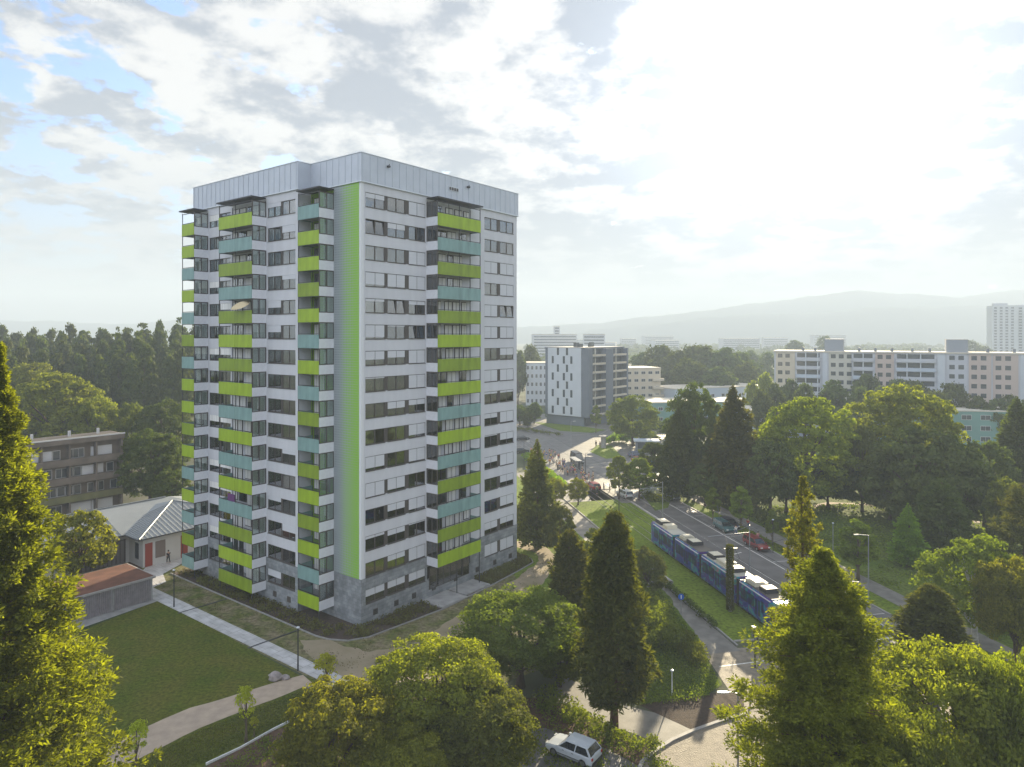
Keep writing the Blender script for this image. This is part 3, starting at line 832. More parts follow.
# ================================================================ trees and shrubs
rs = np.random.RandomState
def nrm(v): return v/np.maximum(np.linalg.norm(v, axis=-1, keepdims=True), 1e-9)
def cards(C, Dv, S):
    """C base (n,3), Dv along (n,3), S half side (n,3) -> verts, quads"""
    n = len(C)
    V = np.empty((n, 4, 3), np.float32)
    V[:,0] = C; V[:,1] = C+Dv*.5+S; V[:,2] = C+Dv; V[:,3] = C+Dv*.5-S
    return V.reshape(-1,3), np.arange(n*4, dtype=np.int32).reshape(n,4)
def sph(r, n, zmin=-1.0):
    z = r.uniform(zmin, 1, n); a = r.uniform(0, 2*PI, n); q = np.sqrt(np.maximum(0, 1-z*z))
    return np.stack([q*np.cos(a), q*np.sin(a), z], 1)
def leafcloud(r, P, out, size, aspect=.55, rnd=.7):
    """leaf cards at P with outward dirs"""
    n = len(P)
    nn = nrm(out+rnd*r.normal(size=(n,3)))
    t = nrm(np.cross(nn, r.normal(size=(n,3)))); t[:,2] -= .25; t = nrm(t)
    s = nrm(np.cross(nn, t))
    l = size*r.uniform(.6, 1.35, (n,1))
    return cards(P-t*l*.5, t*l, s*l*aspect*.5)
def broad(seed, H, R, zb, npuff, nleaf, leaf, flat=1.0, pr=.30, top=1.0):
    r = rs(seed); cz = (H+zb)/2; hz = (H-zb)/2
    d = sph(r, npuff, -.85)
    rad = r.uniform(.3, 1, npuff)**.4
    # big lobes make the outline uneven
    lob = sph(r, 9); bump = 1+.38*np.clip(np.max(d@lob.T, axis=1)-.55, 0, 1)**.7-.14
    c = d*rad[:,None]*bump[:,None]*np.array([R, R, hz])*(1-pr*.55)
    if top != 1.0: c[:,:2] *= (1-(1-top)*np.clip(c[:,2:3]/hz, 0, 1))
    c[:,2] += cz
    prr = R*pr*r.uniform(.6, 1.25, npuff)
    k = r.randint(0, npuff, nleaf)
    dd = nrm(sph(r, nleaf, -.35)+.30*d[k]+np.array([0,0,.15]))
    P = c[k]+dd*(prr[k]*r.uniform(.55, 1.1, nleaf))[:,None]*np.array([1,1,.8*flat])
    P += r.normal(size=P.shape)*leaf*.2
    return leafcloud(r, P, dd, leaf, rnd=.38), c, prr
def trunk_mesh(seed, H, rad, limbs, H0=None, seg=7, lean=0.0, curve=True):
    b = MB(); r = random.Random(seed)
    H0 = H0 or H
    pts, rr = [], []
    wx, wy = r.uniform(-.02,.02)*H, r.uniform(-.02,.02)*H
    for i in range(7):
        t = i/6; pts.append((wx*math.sin(t*3), wy*math.sin(t*2.4), H0*t)); rr.append(rad*(1-.8*t)*(1.35 if i == 0 else 1))
    b.tube(pts, rr, seg)
    for (z0, e, r0) in limbs:
        e = Vector(e); s = Vector((wx*.5, wy*.5, z0)); m_ = s.lerp(e, .5); m_.z += (.06 if curve else -.03)*(e-s).length
        b.tube([s, m_, e], [r0, r0*.6, r0*.2], 5, cap=False)
    return b
PROTO = {}
def proto(key, crown_VF, lm, tb, tm, H, R):
    V, Fq = crown_VF
    me = mesh_np('crown', V, Fq, lm)
    tme = None
    if tb is not None:
        o = tb.build('trunk', tm, link_=False); tme = o.data; D.objects.remove(o)
        tme.polygons.foreach_set('use_smooth', [True]*len(tme.polygons))
    PROTO[key] = (me, tme, H, R)
def make_broad(key, seed, H, R, zb, npuff, nleaf, leaf, lm, tm=None, **kw):
    VF, c, pr = broad(seed, H, R, zb, npuff, nleaf, leaf, **kw)
    idx = rs(seed+5).choice(npuff, min(npuff, 14), replace=False)
    limbs = [(max(zb*.7, c[i][2]*.45), c[i], R*.028) for i in idx]
    proto(key, VF, lm, trunk_mesh(seed, H, max(.12, R*.065), limbs, H0=zb+(H-zb)*.7), tm or M['bark'], H, R)
def conifer(seed, H, R, zb, nbr, ntuft, ncard, leaf, droop=.15, up=.25, power=.8, aspect=.3, tuft=.5, spread=.35, gap=0.0, topgap=0.0, ragged=.25, clen=None):
    sc_ = .9 if clen else .25
    r = rs(seed); Ps, Os, Ls = [], [], []; limbs = []
    lobes = r.uniform(-1, 1, 8)
    for i in range(nbr):
        t = (i+.5)/nbr
        t = t**.9
        z = zb+(H-zb)*t
        az = i*2.39996+r.uniform(-.3,.3)
        L = R*((1-t)**power)*(1-.0*t)*r.uniform(1-ragged, 1.08)*(1+.12*math.sin(3*az+lobes[int(t*7)]*6))
        L *= 1-.55*max(0, .12-t)/.12*.6 
        L = max(L, .004*H)
        if r.rand() < gap+topgap*t: continue
        dirv = np.array([math.cos(az), math.sin(az), 0]); lat = np.array([-math.sin(az), math.cos(az), 0])
        nt_ = max(2, int(ntuft*(.35+.65*L/R)))
        s = r.uniform(.18, 1.0, nt_)**.75; s[0] = 1.0
        zc2 = -droop*L*s*1.6+(droop+up)*L*s**2
        w = spread*L*(1-.75*s)*r.uniform(-1, 1, nt_)
        P = np.array([0,0,z])+dirv*(s*L)[:,None]+lat*w[:,None]; P[:,2] += zc2+r.normal(size=nt_)*.03*R
        ts = tuft*r.uniform(.7, 1.25, nt_)*(.18+.82*min(1, L/(R*.4)))
        for p, q in zip(P, ts):
            n = ncard
            dd = nrm(sph(r, n, -.7)+np.array([dirv[0]*.7, dirv[1]*.7, .15]))
            Ps.append(p+dd*q*r.uniform(0, 1, (n,1))**.7*sc_); Os.append(nrm(dd+.5*r.normal(size=(n,3)))); Ls.append(np.full(n, q if not clen else clen*(.5+.5*q/tuft))*r.uniform(.6, 1.2, n))
        if i % 3 == 0: limbs.append((z, tuple(np.array([0,0,z+zc2[0]*.8])+dirv*L*.8), max(.015, R*.012)))
    P = np.concatenate(Ps); dd = np.concatenate(Os); l = np.concatenate(Ls)[:,None]
    s = nrm(np.cross(dd, r.normal(size=dd.shape)))
    wdt = leaf
    V, Fq = cards(P, dd*l, s*wdt*aspect*.5*(l/np.mean(l)))
    return (V, Fq), limbs
def make_conifer(key, seed, H, R, zb, nbr, ntuft, ncard, leaf, lm, tm=None, trad=None, **kw):
    VF, limbs = conifer(seed, H, R, zb, nbr, ntuft, ncard, leaf, **kw)
    proto(key, VF, lm, trunk_mesh(seed, H*.985, trad or R*.09, limbs, curve=False), tm or M['bark_red'], H, R)

make_conifer('seqA', 1, 30, 6.0, 1.5, 760, 16, 38, .10, M['L_seq'], tuft=.42, clen=.24, droop=.10, up=.22, power=1.06, ragged=.45, spread=.4, aspect=.75)
make_conifer('seqB', 2, 19, 2.8, 1.0, 150, 9, 34, .13, M['L_seq'], tuft=.42, clen=.24, droop=.05, up=.25, power=.65, ragged=.6, spread=.4, gap=.05, aspect=.75, trad=.22)
make_conifer('seqC', 12, 27, 6.0, 1.0, 620, 15, 36, .11, M['L_seq'], tuft=.50, clen=.26, droop=.12, up=.25, power=.58, ragged=.6, spread=.35, aspect=.75)
make_conifer('cypA', 3, 17, 3.1, 2.2, 420, 9, 14, .28, M['L_conifer'], tuft=.5, droop=.22, up=.30, power=.55, ragged=.2, spread=.5, aspect=.42)
make_conifer('cypB', 4, 12, 2.6, .4, 260, 8, 12, .30, M['L_conifer'], tuft=.5, droop=.15, up=.35, power=.5, ragged=.2, spread=.5, aspect=.42)
make_conifer('spruce', 5, 16, 3.2, .8, 240, 8, 12, .42, M['L_conifer'], tuft=.6, droop=.25, up=.25, power=.85, ragged=.3, spread=.5, aspect=.45)
make_conifer('darkcon', 6, 20, 5.0, 1.0, 260, 9, 12, .6, M['L_purple'], tuft=.9, droop=.2, up=.2, power=.75, ragged=.3, spread=.5, aspect=.45)
make_conifer('cone', 7, 10, 4.2, .3, 260, 9, 12, .5, M['L_dark'], tuft=.7, droop=.1, up=.25, power=.7, ragged=.15, spread=.55, aspect=.5)
make_conifer('pine', 8, 18, 4.2, 4.0, 120, 9, 16, .4, M['L_olive'], tuft=.8, droop=.05, up=.3, power=.5, ragged=.5, spread=.5, gap=.15, aspect=.35)
make_broad('oakA', 21, 10, 5.0, 2.2, 330, 46000, .24, M['L_yellow'], pr=.17)
make_broad('oakB', 22, 11, 5.2, 2.0, 340, 48000, .24, M['L_mid'], pr=.17)
make_broad('bigA', 23, 20, 9.0, .8, 330, 34000, .55, M['L_mid'], pr=.15)
make_broad('bigB', 24, 20, 8.5, .8, 300, 32000, .55, M['L_yellow'], pr=.155)
make_broad('roundA', 25, 14, 8.0, .8, 260, 24000, .6, M['L_dark'], pr=.16)
make_broad('midA', 26, 12, 5.0, 1.0, 150, 12000, .5, M['L_mid'], pr=.2)
make_broad('midB', 27, 14, 4.6, 1.4, 140, 12000, .5, M['L_yellow'], pr=.22, top=.75)
make_broad('farA', 28, 22, 9.0, 1.5, 80, 4200, 1.5, M['L_forest'])
make_broad('farB', 29, 20, 7.0, 1.5, 70, 3800, 1.4, M['L_forest'], top=.7)
make_broad('poplA', 30, 30, 4.0, 1.5, 110, 5200, 1.15, M['L_poplar'], pr=.36, top=.55)
make_broad('poplB', 31, 30, 5.2, 1.5, 120, 5600, 1.2, M['L_poplar'], pr=.34, top=.5)
make_broad('young', 32, 4.4, .85, 1.5, 26, 1300, .17, M['L_young'], M['twig'], pr=.42, top=.6)
make_broad('youngB', 33, 6.5, 1.5, 1.0, 50, 6500, .24, M['L_yellow'], M['twig'], pr=.3, top=.35)
make_broad('shrub', 34, 1.6, 1.4, .05, 40, 3200, .22, M['L_mid'], pr=.38)
make_broad('ashA', 35, 11, 4.6, 2.0, 150, 18000, .30, M['L_yellow'], M['birch'], pr=.18, top=.6)

def tree(key, x, y, H, R, label, name='broadleaf_tree', cat='tree', group=None, m=None, rz=None, lean=0):
    me, tme, H0, R0 = PROTO[key]
    e = empty(name, (x, y, 0), random.random()*6.28 if rz is None else rz, label, cat, group)
    e.scale = (R/R0, R/R0, H/H0)
    if tme is not None:
        t = D.objects.new('trunk', tme); link(t, e)
    c = D.objects.new('crown', me); link(c, e)
    if m is not None:
        c.material_slots[0].link = 'OBJECT'; c.material_slots[0].material = m
    return e
def tpx(key, cx, top, w_, label, base=None, Z=None, x=None, **kw):
    """place by where it stands: base row or distance; height and spread from its size in the photograph"""
    if Z is None: Z = F*CAMZ/(base-HY)
    X = (cx-CX)*Z/F
    return tree(key, X, Z, CAMZ-(top-HY)*Z/F, w_*Z/F/2, label, **kw)
random.seed(5)
cf = dict(name='conifer_tree')
tpx('seqA', -2, 350, 318, 'huge golden green conifer filling the left edge of the picture', Z=31, rz=1.0, **cf)
tpx('seqA', -72, 470, 200, 'second golden green conifer at the left edge, lower and partly outside', Z=24, rz=2.2, **cf)
tpx('seqC', 824, 552, 236, 'large full golden green conifer in the right foreground', Z=36, rz=.4, m=M['L_yellow'], **cf)
tpx('seqB', 803, 478, 74, 'slender sparse conifer with a visible trunk rising behind the large foreground one', Z=52, rz=.4, **cf)
tpx('cypA', 614, 511, 80, 'tall dark green conifer with a bare trunk foot behind the white car', Z=53.5, **cf)
tpx('cypB', 570, 530, 54, 'shorter dark cypress left of the tall bare-footed conifer', Z=68, **cf)
tpx('spruce', 537, 439, 50, 'pointed dark conifer just right of the tower foot', base=549, **cf)
tpx('cypA', 932, 585, 84, 'dark pointed conifer between the road and the yellow green ash', Z=58, **cf)
tpx('pine', 1024, 484, 70, 'light olive pine at the right edge', Z=80, name='pine_tree')
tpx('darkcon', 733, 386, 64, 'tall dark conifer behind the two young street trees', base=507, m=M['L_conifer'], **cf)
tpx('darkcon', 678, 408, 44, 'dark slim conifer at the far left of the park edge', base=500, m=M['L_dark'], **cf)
tpx('bigA', 694, 381, 58, 'tall dark broadleaf tree behind the slim conifer at the park edge', base=492, m=M['L_dark'])
tpx('cone', 941, 480, 64, 'dark cone-shaped evergreen in the middle of the park meadow', base=552, **cf)
tpx('spruce', 908, 503, 38, 'small olive green conifer standing alone on the meadow', base=566, m=M['L_lime'], **cf)
tpx('darkcon', 1017, 398, 64, 'tall dark conifer at the right edge behind the meadow', Z=118, m=M['L_dark'], **cf)
tpx('bigB', 806, 396, 100, 'big round sunlit broadleaf tree left of the largest park tree', base=508, m=M['L_yellow'])
tpx('bigA', 903, 383, 112, 'largest sunlit broadleaf tree in the middle of the park', base=503, m=M['L_yellow'])
tpx('roundA', 922, 432, 112, 'broad dark dome-shaped tree behind the cone-shaped evergreen', base=529)
tpx('midB', 862, 422, 40, 'narrow tree between the two big sunlit park trees', base=512, m=M['L_mid'])
tpx('midA', 985, 440, 60, 'dark green tree left of the tall conifer at the right edge', base=528, m=M['L_dark'])
tpx('midA', 1008, 478, 46, 'mid green tree on the park meadow near the right edge', base=556, m=M['L_mid'])
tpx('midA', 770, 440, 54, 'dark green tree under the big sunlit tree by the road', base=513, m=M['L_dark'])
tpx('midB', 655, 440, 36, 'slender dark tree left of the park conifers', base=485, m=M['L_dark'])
tpx('youngB', 858, 518, 42, 'bright young conical tree beside the park path', base=580, m=M['L_lime'], name='young_tree')
tpx('ashA', 974, 533, 104, 'loose yellow green ash tree by the park path', base=645, m=M['L_lime'])
tpx('oakA', 1016, 560, 80, 'yellow green tree cut by the right edge, above the road', base=672, m=M['L_gold'])
tpx('oakB', 955, 645, 175, 'sunlit broadleaf tree in the lower right foreground', Z=41, m=M['L_gold'])
tpx('oakA', 1025, 655, 120, 'broadleaf tree filling the lower right corner', Z=38, m=M['L_yellow'])
tpx('oakB', 895, 700, 120, 'darker broadleaf tree under the golden conifer', Z=36, m=M['L_mid'])
tpx('oakA', 336, 688, 132, 'yellow green tree at the bottom, leftmost of the foreground row', Z=44, m=M['L_gold'])
tpx('oakB', 436, 640, 140, 'yellow green tree in the middle of the foreground row', Z=49, m=M['L_gold'])
tpx('oakB', 520, 592, 130, 'mid green tree at the right end of the foreground row', Z=60, m=M['L_mid'])
tpx('oakA', 478, 690, 120, 'dark green tree at the bottom between the yellow green one and the white car', Z=46, m=M['L_mid'])
tpx('oakA', 398, 735, 110, 'lowest foreground tree below the row, cut by the bottom edge', Z=42, m=M['L_gold'])
tpx('midA', 560, 640, 50, 'small sunlit shrub tree left of the bare conifer trunk', Z=60, m=M['L_mid'])
tpx('midA', 80, 511, 64, 'small round tree in front of the pavilion roof', base=584, m=M['L_gold'])
tpx('young', 246, 681, 20, 'staked young tree with yellow leaves on the pink path edge', base=742, name='young_tree')
tpx('young', 137, 716, 22, 'wispy young tree at the left end of the pink path', base=778, name='young_tree')
tpx('young', 326, 650, 25, 'young yellow tree beside the pale path below the tower', base=698, name='young_tree')
tpx('young', 254, 715, 10, 'thin yellow sapling by the white wall edge', base=737, name='young_tree')
tpx('youngB', 713, 486, 17, 'slim young street tree, left one of the pair by the parked cars', base=521, name='young_tree', m=M['L_lime'])
tpx('youngB', 741, 485, 25, 'conical young street tree, right one of the pair by the parked cars', base=530, name='young_tree', m=M['L_lime'])
tpx('youngB', 772, 508, 14, 'faint slim young tree behind the red car', base=545, name='young_tree', m=M['L_mid'])
tpx('midB', 619, 454, 24, 'left one of two trees standing by the white car at the crossing', base=499, m=M['L_mid'])
tpx('midB', 639, 456, 30, 'right one of two trees standing by the white car at the crossing', base=500, m=M['L_mid'])
tpx('bigB', 633, 395, 50, 'round tree in front of the dark cube-shaped block', base=446, m=M['L_mid'])
tpx('youngB', 596, 404, 12, 'small tree at the foot of the dark facade', base=433, name='young_tree')
tpx('midA', 555, 478, 26, 'bright bush tree in the hedge between tramway and pavement', base=505, m=M['L_yellow'])
tpx('midA', 578, 478, 22, 'second bright bush tree in the tramway hedge', base=505, m=M['L_yellow'])
tpx('midA', 645, 548, 44, 'sunlit olive tree beside the tram behind the tall conifer', base=600, m=M['L_olive'])
tpx('midA', 600, 528, 40, 'low tree behind the shorter dark cypress', base=590, m=M['L_olive'])
tpx('midA', 560, 505, 34, 'small green tree right of the pointed conifer by the tower', base=560, m=M['L_olive'])
tpx('midA', 525, 500, 26, 'low green tree tucked between tower corner and pointed conifer', base=545, m=M['L_mid'])
# left: the wood behind the low brown block
tpx('bigB', 62, 372, 100, 'light green broadleaf tree behind the brown block', Z=150, m=M['L_yellow'])
tpx('bigB', 28, 362, 80, 'mid green broadleaf tree behind the brown block at the left', Z=165, m=M['L_yellow'])
tpx('bigA', 96, 395, 56, 'sunlit crown just above the right end of the brown block', Z=146, m=M['L_yellow'])
tpx('bigA', 150, 428, 66, 'dark green tree between the brown block and the tower', Z=124, m=M['L_dark'])
tpx('midA', 132, 402, 30, 'light green tree above the dark one left of the tower', Z=150, m=M['L_mid'])
tpx('bigA', 165, 398, 60, 'dark tree close behind the left edge of the tower', Z=150, m=M['L_dark'])
tpx('midA', 172, 470, 40, 'low dark tree at the tower foot beside the pavilion', Z=118, m=M['L_dark'])
GW = 'dark trees of the wood on the left'
r = random.Random(3)
for i in range(64):
    row = i % 4
    Z = (185, 205, 228, 255)[row]+r.uniform(-8, 8)
    cx = -90+ (i//4)*18.5+r.uniform(-6, 6)+row*4
    top = (346, 333, 325, 321)[row]+r.uniform(-7, 6)-(2 if cx > 90 else 0)
    tpx(r.choice(('poplA','poplB','poplB')), cx, top, r.uniform(17, 27), 'tall dark tree in the dense wood left of the tower', Z=Z, name='poplar_tree', group=GW)
for (cx, top) in ((143,318),(162,319),(174,322),(118,322),(60,326),(100,323),(131,324)):
    tpx('poplA', cx, top, 10, 'narrow poplar tip rising above the dense wood left of the tower', Z=262, name='poplar_tree', group='poplar tips above the wood')
# behind the street: hazy trees round the far blocks
GF = 'hazy trees round the far blocks'
far = [(530,345,22,330),(518,350,20,300),(600,352,24,330),(640,352,26,360),(662,345,40,345),(676,350,36,320),(700,345,50,340),(722,347,44,330),(742,352,40,340),(690,358,40,290),(682,360,34,320),(745,362,30,300),
       (768,352,20,420),(795,340,22,600),(826,336,20,640),(752,350,22,480),(784,366,20,360),(715,366,46,285)]
for i, (cx, top, w_, Z) in enumerate(far):
    tpx(('farA','farB')[i%2], cx, top, w_, 'hazy green tree among those behind the flat school roofs', Z=Z, group=GF)
GR = 'dark round trees in front of the long slab block'
for i, (cx, top, w_, Z) in enumerate([(776,380,26,300),(790,376,20,320),(804,380,22,300),(834,377,34,300),(866,371,30,330),(860,384,24,290),(882,383,22,290),(915,378,40,310),(950,380,36,300),(980,393,30,290),(996,396,30,285),(1010,392,26,300),(762,386,24,280),(898,376,34,320),(935,388,26,280),(1030,396,30,280)]):
    Z *= .68; tpx('farA' if i % 3 else 'farB', cx, top+3, w_, 'dark round tree in the row in front of the long slab block', Z=Z, group=GR)
for i, (cx, top, w_, Z) in enumerate([(765,372,18,235),(742,372,20,310),(755,378,18,300),(752,380,16,230)]):
    tpx('farB', cx, top, w_, 'yellowish tree at the left end of the long slab block', Z=Z, group='yellowish trees by the slab block', m=M['L_yellow'])
tpx('farA', 966, 340, 30, 'pale hazy tree rising behind the slab block roof, right of its second roof box', Z=620)
tpx('farB', 985, 346, 20, 'smaller pale tree behind the slab block roof beside the larger one', Z=600)
for i, (cx, top, w_, Z) in enumerate([(520,405,22,235),(534,402,18,238),(505,402,22,235),(528,412,14,225),(650,415,26,215),(668,420,24,205),(650,432,20,192)]):
    tpx('farB', cx, top, w_, 'dark bushy tree at the foot of the cube-shaped block', Z=Z, group='bushy trees round the cube block', m=M['L_dark'])
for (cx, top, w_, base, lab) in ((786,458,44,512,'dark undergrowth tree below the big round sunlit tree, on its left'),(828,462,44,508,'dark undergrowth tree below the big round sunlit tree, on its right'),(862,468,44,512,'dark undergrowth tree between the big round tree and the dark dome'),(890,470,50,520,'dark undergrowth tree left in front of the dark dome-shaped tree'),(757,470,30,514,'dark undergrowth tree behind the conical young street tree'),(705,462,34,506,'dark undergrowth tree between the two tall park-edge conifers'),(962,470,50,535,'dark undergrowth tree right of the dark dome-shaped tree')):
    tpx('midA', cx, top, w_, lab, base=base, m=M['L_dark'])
tpx('youngB', 660, 452, 14, 'pale thin young tree in front of the park-edge conifers', base=478, name='young_tree')
# ---- hedges and shrubs
def hedge(name, pts, w_, h, label, m, leaf=.22, dens=60, cat='hedge', kind=None, top_wave=.25, seed=1):
    r_ = rs(seed); P = [np.array(p) for p in pts]
    segs = [(P[i], P[i+1], np.linalg.norm(P[i+1]-P[i])) for i in range(len(P)-1)]
    tot = sum(q[2] for q in segs); pr_ = max(.3, min(h, w_)*.34)
    npf = max(6, int(tot*w_*1.1/(pr_*pr_))); C, RR = [], []
    for a, b_, l in segs:
        k = max(2, int(npf*l/tot)); t = r_.rand(k)[:,None]; d = (b_-a)/max(l,1e-6); nr = np.array([-d[1], d[0]])
        off = r_.uniform(-1, 1, k); zz = np.clip(h*(1-.35*np.abs(off)**2.5)-pr_+r_.normal(size=k)*.12*h, pr_*.3, None)*r_.uniform(.35, 1, k)**.4
        C.append(np.concatenate([a+(b_-a)*t+nr*(off*(w_/2-pr_*.5))[:,None], zz[:,None]], 1)); RR.append(pr_*r_.uniform(.6, 1.2, k))
    C = np.concatenate(C); RR = np.concatenate(RR)
    n = int(tot*dens*(w_+h)); k = r_.randint(0, len(C), n); dd = nrm(sph(r_, n, -.4))
    Q = C[k]+dd*(RR[k]*r_.uniform(.7, 1.1, n))[:,None]; Q[:,2] = np.maximum(Q[:,2], .03)
    V, Fq = leafcloud(r_, Q, dd, leaf, rnd=.5)
    org = np.array([*P[0], 0.0]); V = V-org
    me = mesh_np(name, V, Fq, m)
    o = D.objects.new(name, me); o.location = tuple(org); link(o)
    if kind: o['kind'] = kind
    else: tag(o, label, cat)
    return o
hedge('hedge', [RP(29.4,90), RP(29.4,84), RP(29.3,76), RP(28.9,68), RP(27.6,62)], 4.4, 3.0, 'thick dark hedge on the slope beside the pavement, sunlit on top', M['L_mid'], dens=110, leaf=.26, seed=3)
hedge('hedge', [RP(30.2,63), RP(29.9,60), RP(29.0,58)], 2.2, 2.0, 'lower end of the slope hedge next to the cobbled street', M['L_mid'], dens=90, seed=4)
hedge('hedge', [RP(35.2,66), RP(35.4,98)], .9, .9, 'low dark hedge lining the pavement along the tramway', M['L_dark'], dens=60, seed=5)
hedge('hedge', [RP(37.5,132), RP(38.0,168)], 2.2, 1.8, 'bright sunlit hedge behind the tram stop', M['L_lime'], dens=30, leaf=.4, seed=6)
hedge('hedge', [G(606,446), G(622,441), G(632,444)], 3.0, 2.6, 'bright yellow green hedge by the far kiosk', M['L_lime'], dens=25, leaf=.6, seed=7)
hedge('hedge', [G(645,498), G(668,503)], 4.0, 1.3, 'planted island with pale flowers in the middle of the road', M['L_mid'], dens=30, leaf=.4, seed=8)
hedge('flower_patch', [G(643,497), G(652,493), G(664,498)], 1.6, 1.5, 'patch of white flowers on the planted road island', mat('white_flowers', (.55,.55,.5), .8), dens=14, leaf=.4, seed=9, cat='flowers')
hedge('shrub_row', [RP(63,128), RP(63.5,108), RP(63,92)], 3.5, 2.0, 'row of dark shrubs along the park path under the conifers', M['L_dark'], dens=22, leaf=.45, seed=10, cat='shrubs')
hedge('shrub_row', [G(772,504), G(830,499), G(905,503)], 5, 5.5, 'long bank of dark shrubs under the big park trees', M['L_dark'], dens=10, leaf=.6, seed=20, cat='shrubs')
hedge('shrub_row', [RP(57,100), RP(57,84)], 1.2, .8, 'low shrubs between the parked cars and the park path', M['L_mid'], dens=30, leaf=.3, seed=11, cat='shrubs')
hedge('shrub_row', px((612,740),(640,756),(655,748)), 2.0, 1.2, 'low green shrubs between the bare conifer trunk and the cobbled street', M['L_mid'], dens=90, leaf=.2, seed=12, cat='shrubs')
hedge('shrub_row', px((545,700),(590,735),(612,738)), 2.6, 1.6, 'dark shrubs behind the white hatchback', M['L_mid'], dens=90, leaf=.2, seed=13, cat='shrubs')
hedge('shrub_row', px((516,430),(560,436)), 2.0, 1.2, 'low hedge along the traffic island by the cube-shaped block', M['L_mid'], dens=12, leaf=.5, seed=14, cat='shrubs')
# ---- ground cover, one mass each
def cover(name, poly, n, m, leaf, h, seed=1, clump=0):
    r_ = rs(seed); P = np.array([list(p) for p in poly]); mn, mx_ = P.min(0), P.max(0); pts = []
    def inside(q):
        x, y = q[:,0], q[:,1]; c = np.zeros(len(q), bool); j = len(P)-1
        for i in range(len(P)):
            a, b_ = P[i], P[j]
            with np.errstate(divide='ignore', invalid='ignore'):
                cond = ((a[1] > y) != (b_[1] > y)) & (x < (b_[0]-a[0])*(y-a[1])/(b_[1]-a[1]+1e-12)+a[0])
            c ^= cond; j = i
        return c
    if clump:
        cc = mn+r_.rand(clump,2)*(mx_-mn); rad = r_.uniform(.3, 1, clump)
        k = r_.randint(0, clump, n*2); q = cc[k]+r_.normal(size=(n*2,2))*rad[k][:,None]*(.6 if leaf < .3 else 1.4)
    else: q = mn+r_.rand(n*3,2)*(mx_-mn)
    q = q[inside(q)][:n]
    C = np.concatenate([q, (r_.rand(len(q))*h+.02)[:,None]], 1)
    V, Fq = leafcloud(r_, C, np.tile([0,0,1.0], (len(C),1)), leaf, rnd=.9)
    V[:,2] = np.maximum(V[:,2], .015)
    me = mesh_np(name, V, Fq, m); o = D.objects.new(name, me); link(o); o['kind'] = 'stuff'
    return o
cover('bed_plants', [T(*p) for p in [(-4.1,31),(-4.1,2),(-3.8,.3),(-2.9,-1.4),(-1.2,-2.4),(1.5,-2.7),(8.6,-3.3),(8.6,-.2),(-.2,-.2),(-2.0,3),(-2.0,31)]], 26000, M['L_bed'], .24, .5, 1, 620)
cover('bed_plants', [T(*p) for p in [(17.8,-.2),(17.8,-3.1),(24,-2.6),(27.4,-2.2),(28.5,-1.1),(28.6,4),(27.1,4),(27.1,-.2)]], 12000, M['L_bed'], .24, .5, 2, 300)
cover('meadow_weeds', rp((61.5,50),(61.5,112),(120,105),(110,50)), 22000, M['L_mid'], .4, .4, 3, 700)
cover('slope_weeds', px((600,600),(660,590),(700,645),(720,688),(700,702),(640,706),(600,690)), 16000, M['L_mid'], .2, .4, 4)
cover('yard_weeds', px((272,735),(206,775),(700,790),(655,750),(611,730),(560,702),(430,692),(345,692)), 12000, M['L_mid'], .2, .35, 5, 300)
cover('grass_tufts', px((340,692),(312,686),(280,700),(245,713),(200,731),(135,765),(120,790),(206,762),(268,730),(320,712)), 9000, M['L_mid'], .12, .10, 6)
cover('worn_tufts', tp((-7.8,30),(-7.8,-6),(-2,-9),(8,-9),(28,-9),(30,-3),(8,-4),(-4.6,-1),(-4.6,30)), 9000, M['L_bed'], .12, .08, 7, 800)
def woods(name, Zr, n, m, s, seed, xr=(-.9,1.0)):
    r_ = rs(seed); Z = r_.uniform(*Zr, n); X = r_.uniform(*xr, n)*Z
    sel = ~((X/Z > -.66) & (X/Z < -.45) & (Z < 300))
    X, Z = X[sel], Z[sel]; n = len(X)
    k = np.repeat(np.arange(n), 60); N_ = len(k)
    dd = sph(r_, N_, -.2); hh = r_.uniform(6, 15, n); ww = r_.uniform(5, 12, n)
    C = np.stack([X[k]+dd[:,0]*ww[k], Z[k]+dd[:,1]*ww[k], np.maximum(.3, hh[k]*.5+dd[:,2]*hh[k]*.5)], 1)
    V, Fq = leafcloud(r_, C, dd, s); V[:,2] = np.maximum(V[:,2], .05)
    me = mesh_np(name, V, Fq, m); o = D.objects.new(name, me); link(o); o['kind'] = 'stuff'
woods('far_woods', (420, 900), 420, M['L_forest'], 3.2, 31)
woods('distant_woods', (900, 1550), 700, M['L_forest'], 6.0, 32)
# ================================================================ other buildings
random.seed(21)
B_ = {}
B_['cube_white'] = mat('pale_cladding', (.50,.53,.56), .6, var=.04, scale=.3)
B_['cube_dark'] = mat('slate_cladding', (.13,.15,.18), .6, var=.08, scale=.3)
B_['win'] = mat('far_window', (.05,.06,.07), .2, spec=.8)
B_['cream'] = mat('cream_render', (.52,.46,.36), .8, var=.05, scale=.2)
B_['slabwall'] = mat('pale_grey_render', (.46,.47,.50), .8, var=.06, scale=.1)
B_['orange'] = mat('salmon_render', (.48,.39,.34), .8)
B_['yellow'] = mat('pale_yellow_render', (.49,.47,.40), .8)
B_['roofw'] = mat('pale_gravel_roof', (.58,.53,.44), .8, var=.1, scale=.1)
B_['greenish'] = mat('green_grey_panels', (.14,.27,.24), .6, var=.08, scale=.2)
B_['bluepanel'] = mat('blue_white_panels', (.42,.48,.55), .6)
B_['brown'] = mat('weathered_concrete', (.155,.125,.10), .85, var=.22, scale=.5, bump=.1)
B_['brownroof'] = mat('dark_felt_roof', (.055,.045,.04), .9, var=.2, scale=.3)
B_['mossgreen'] = mat('mossy_parapet', (.15,.145,.06), .85, var=.2, scale=.6)
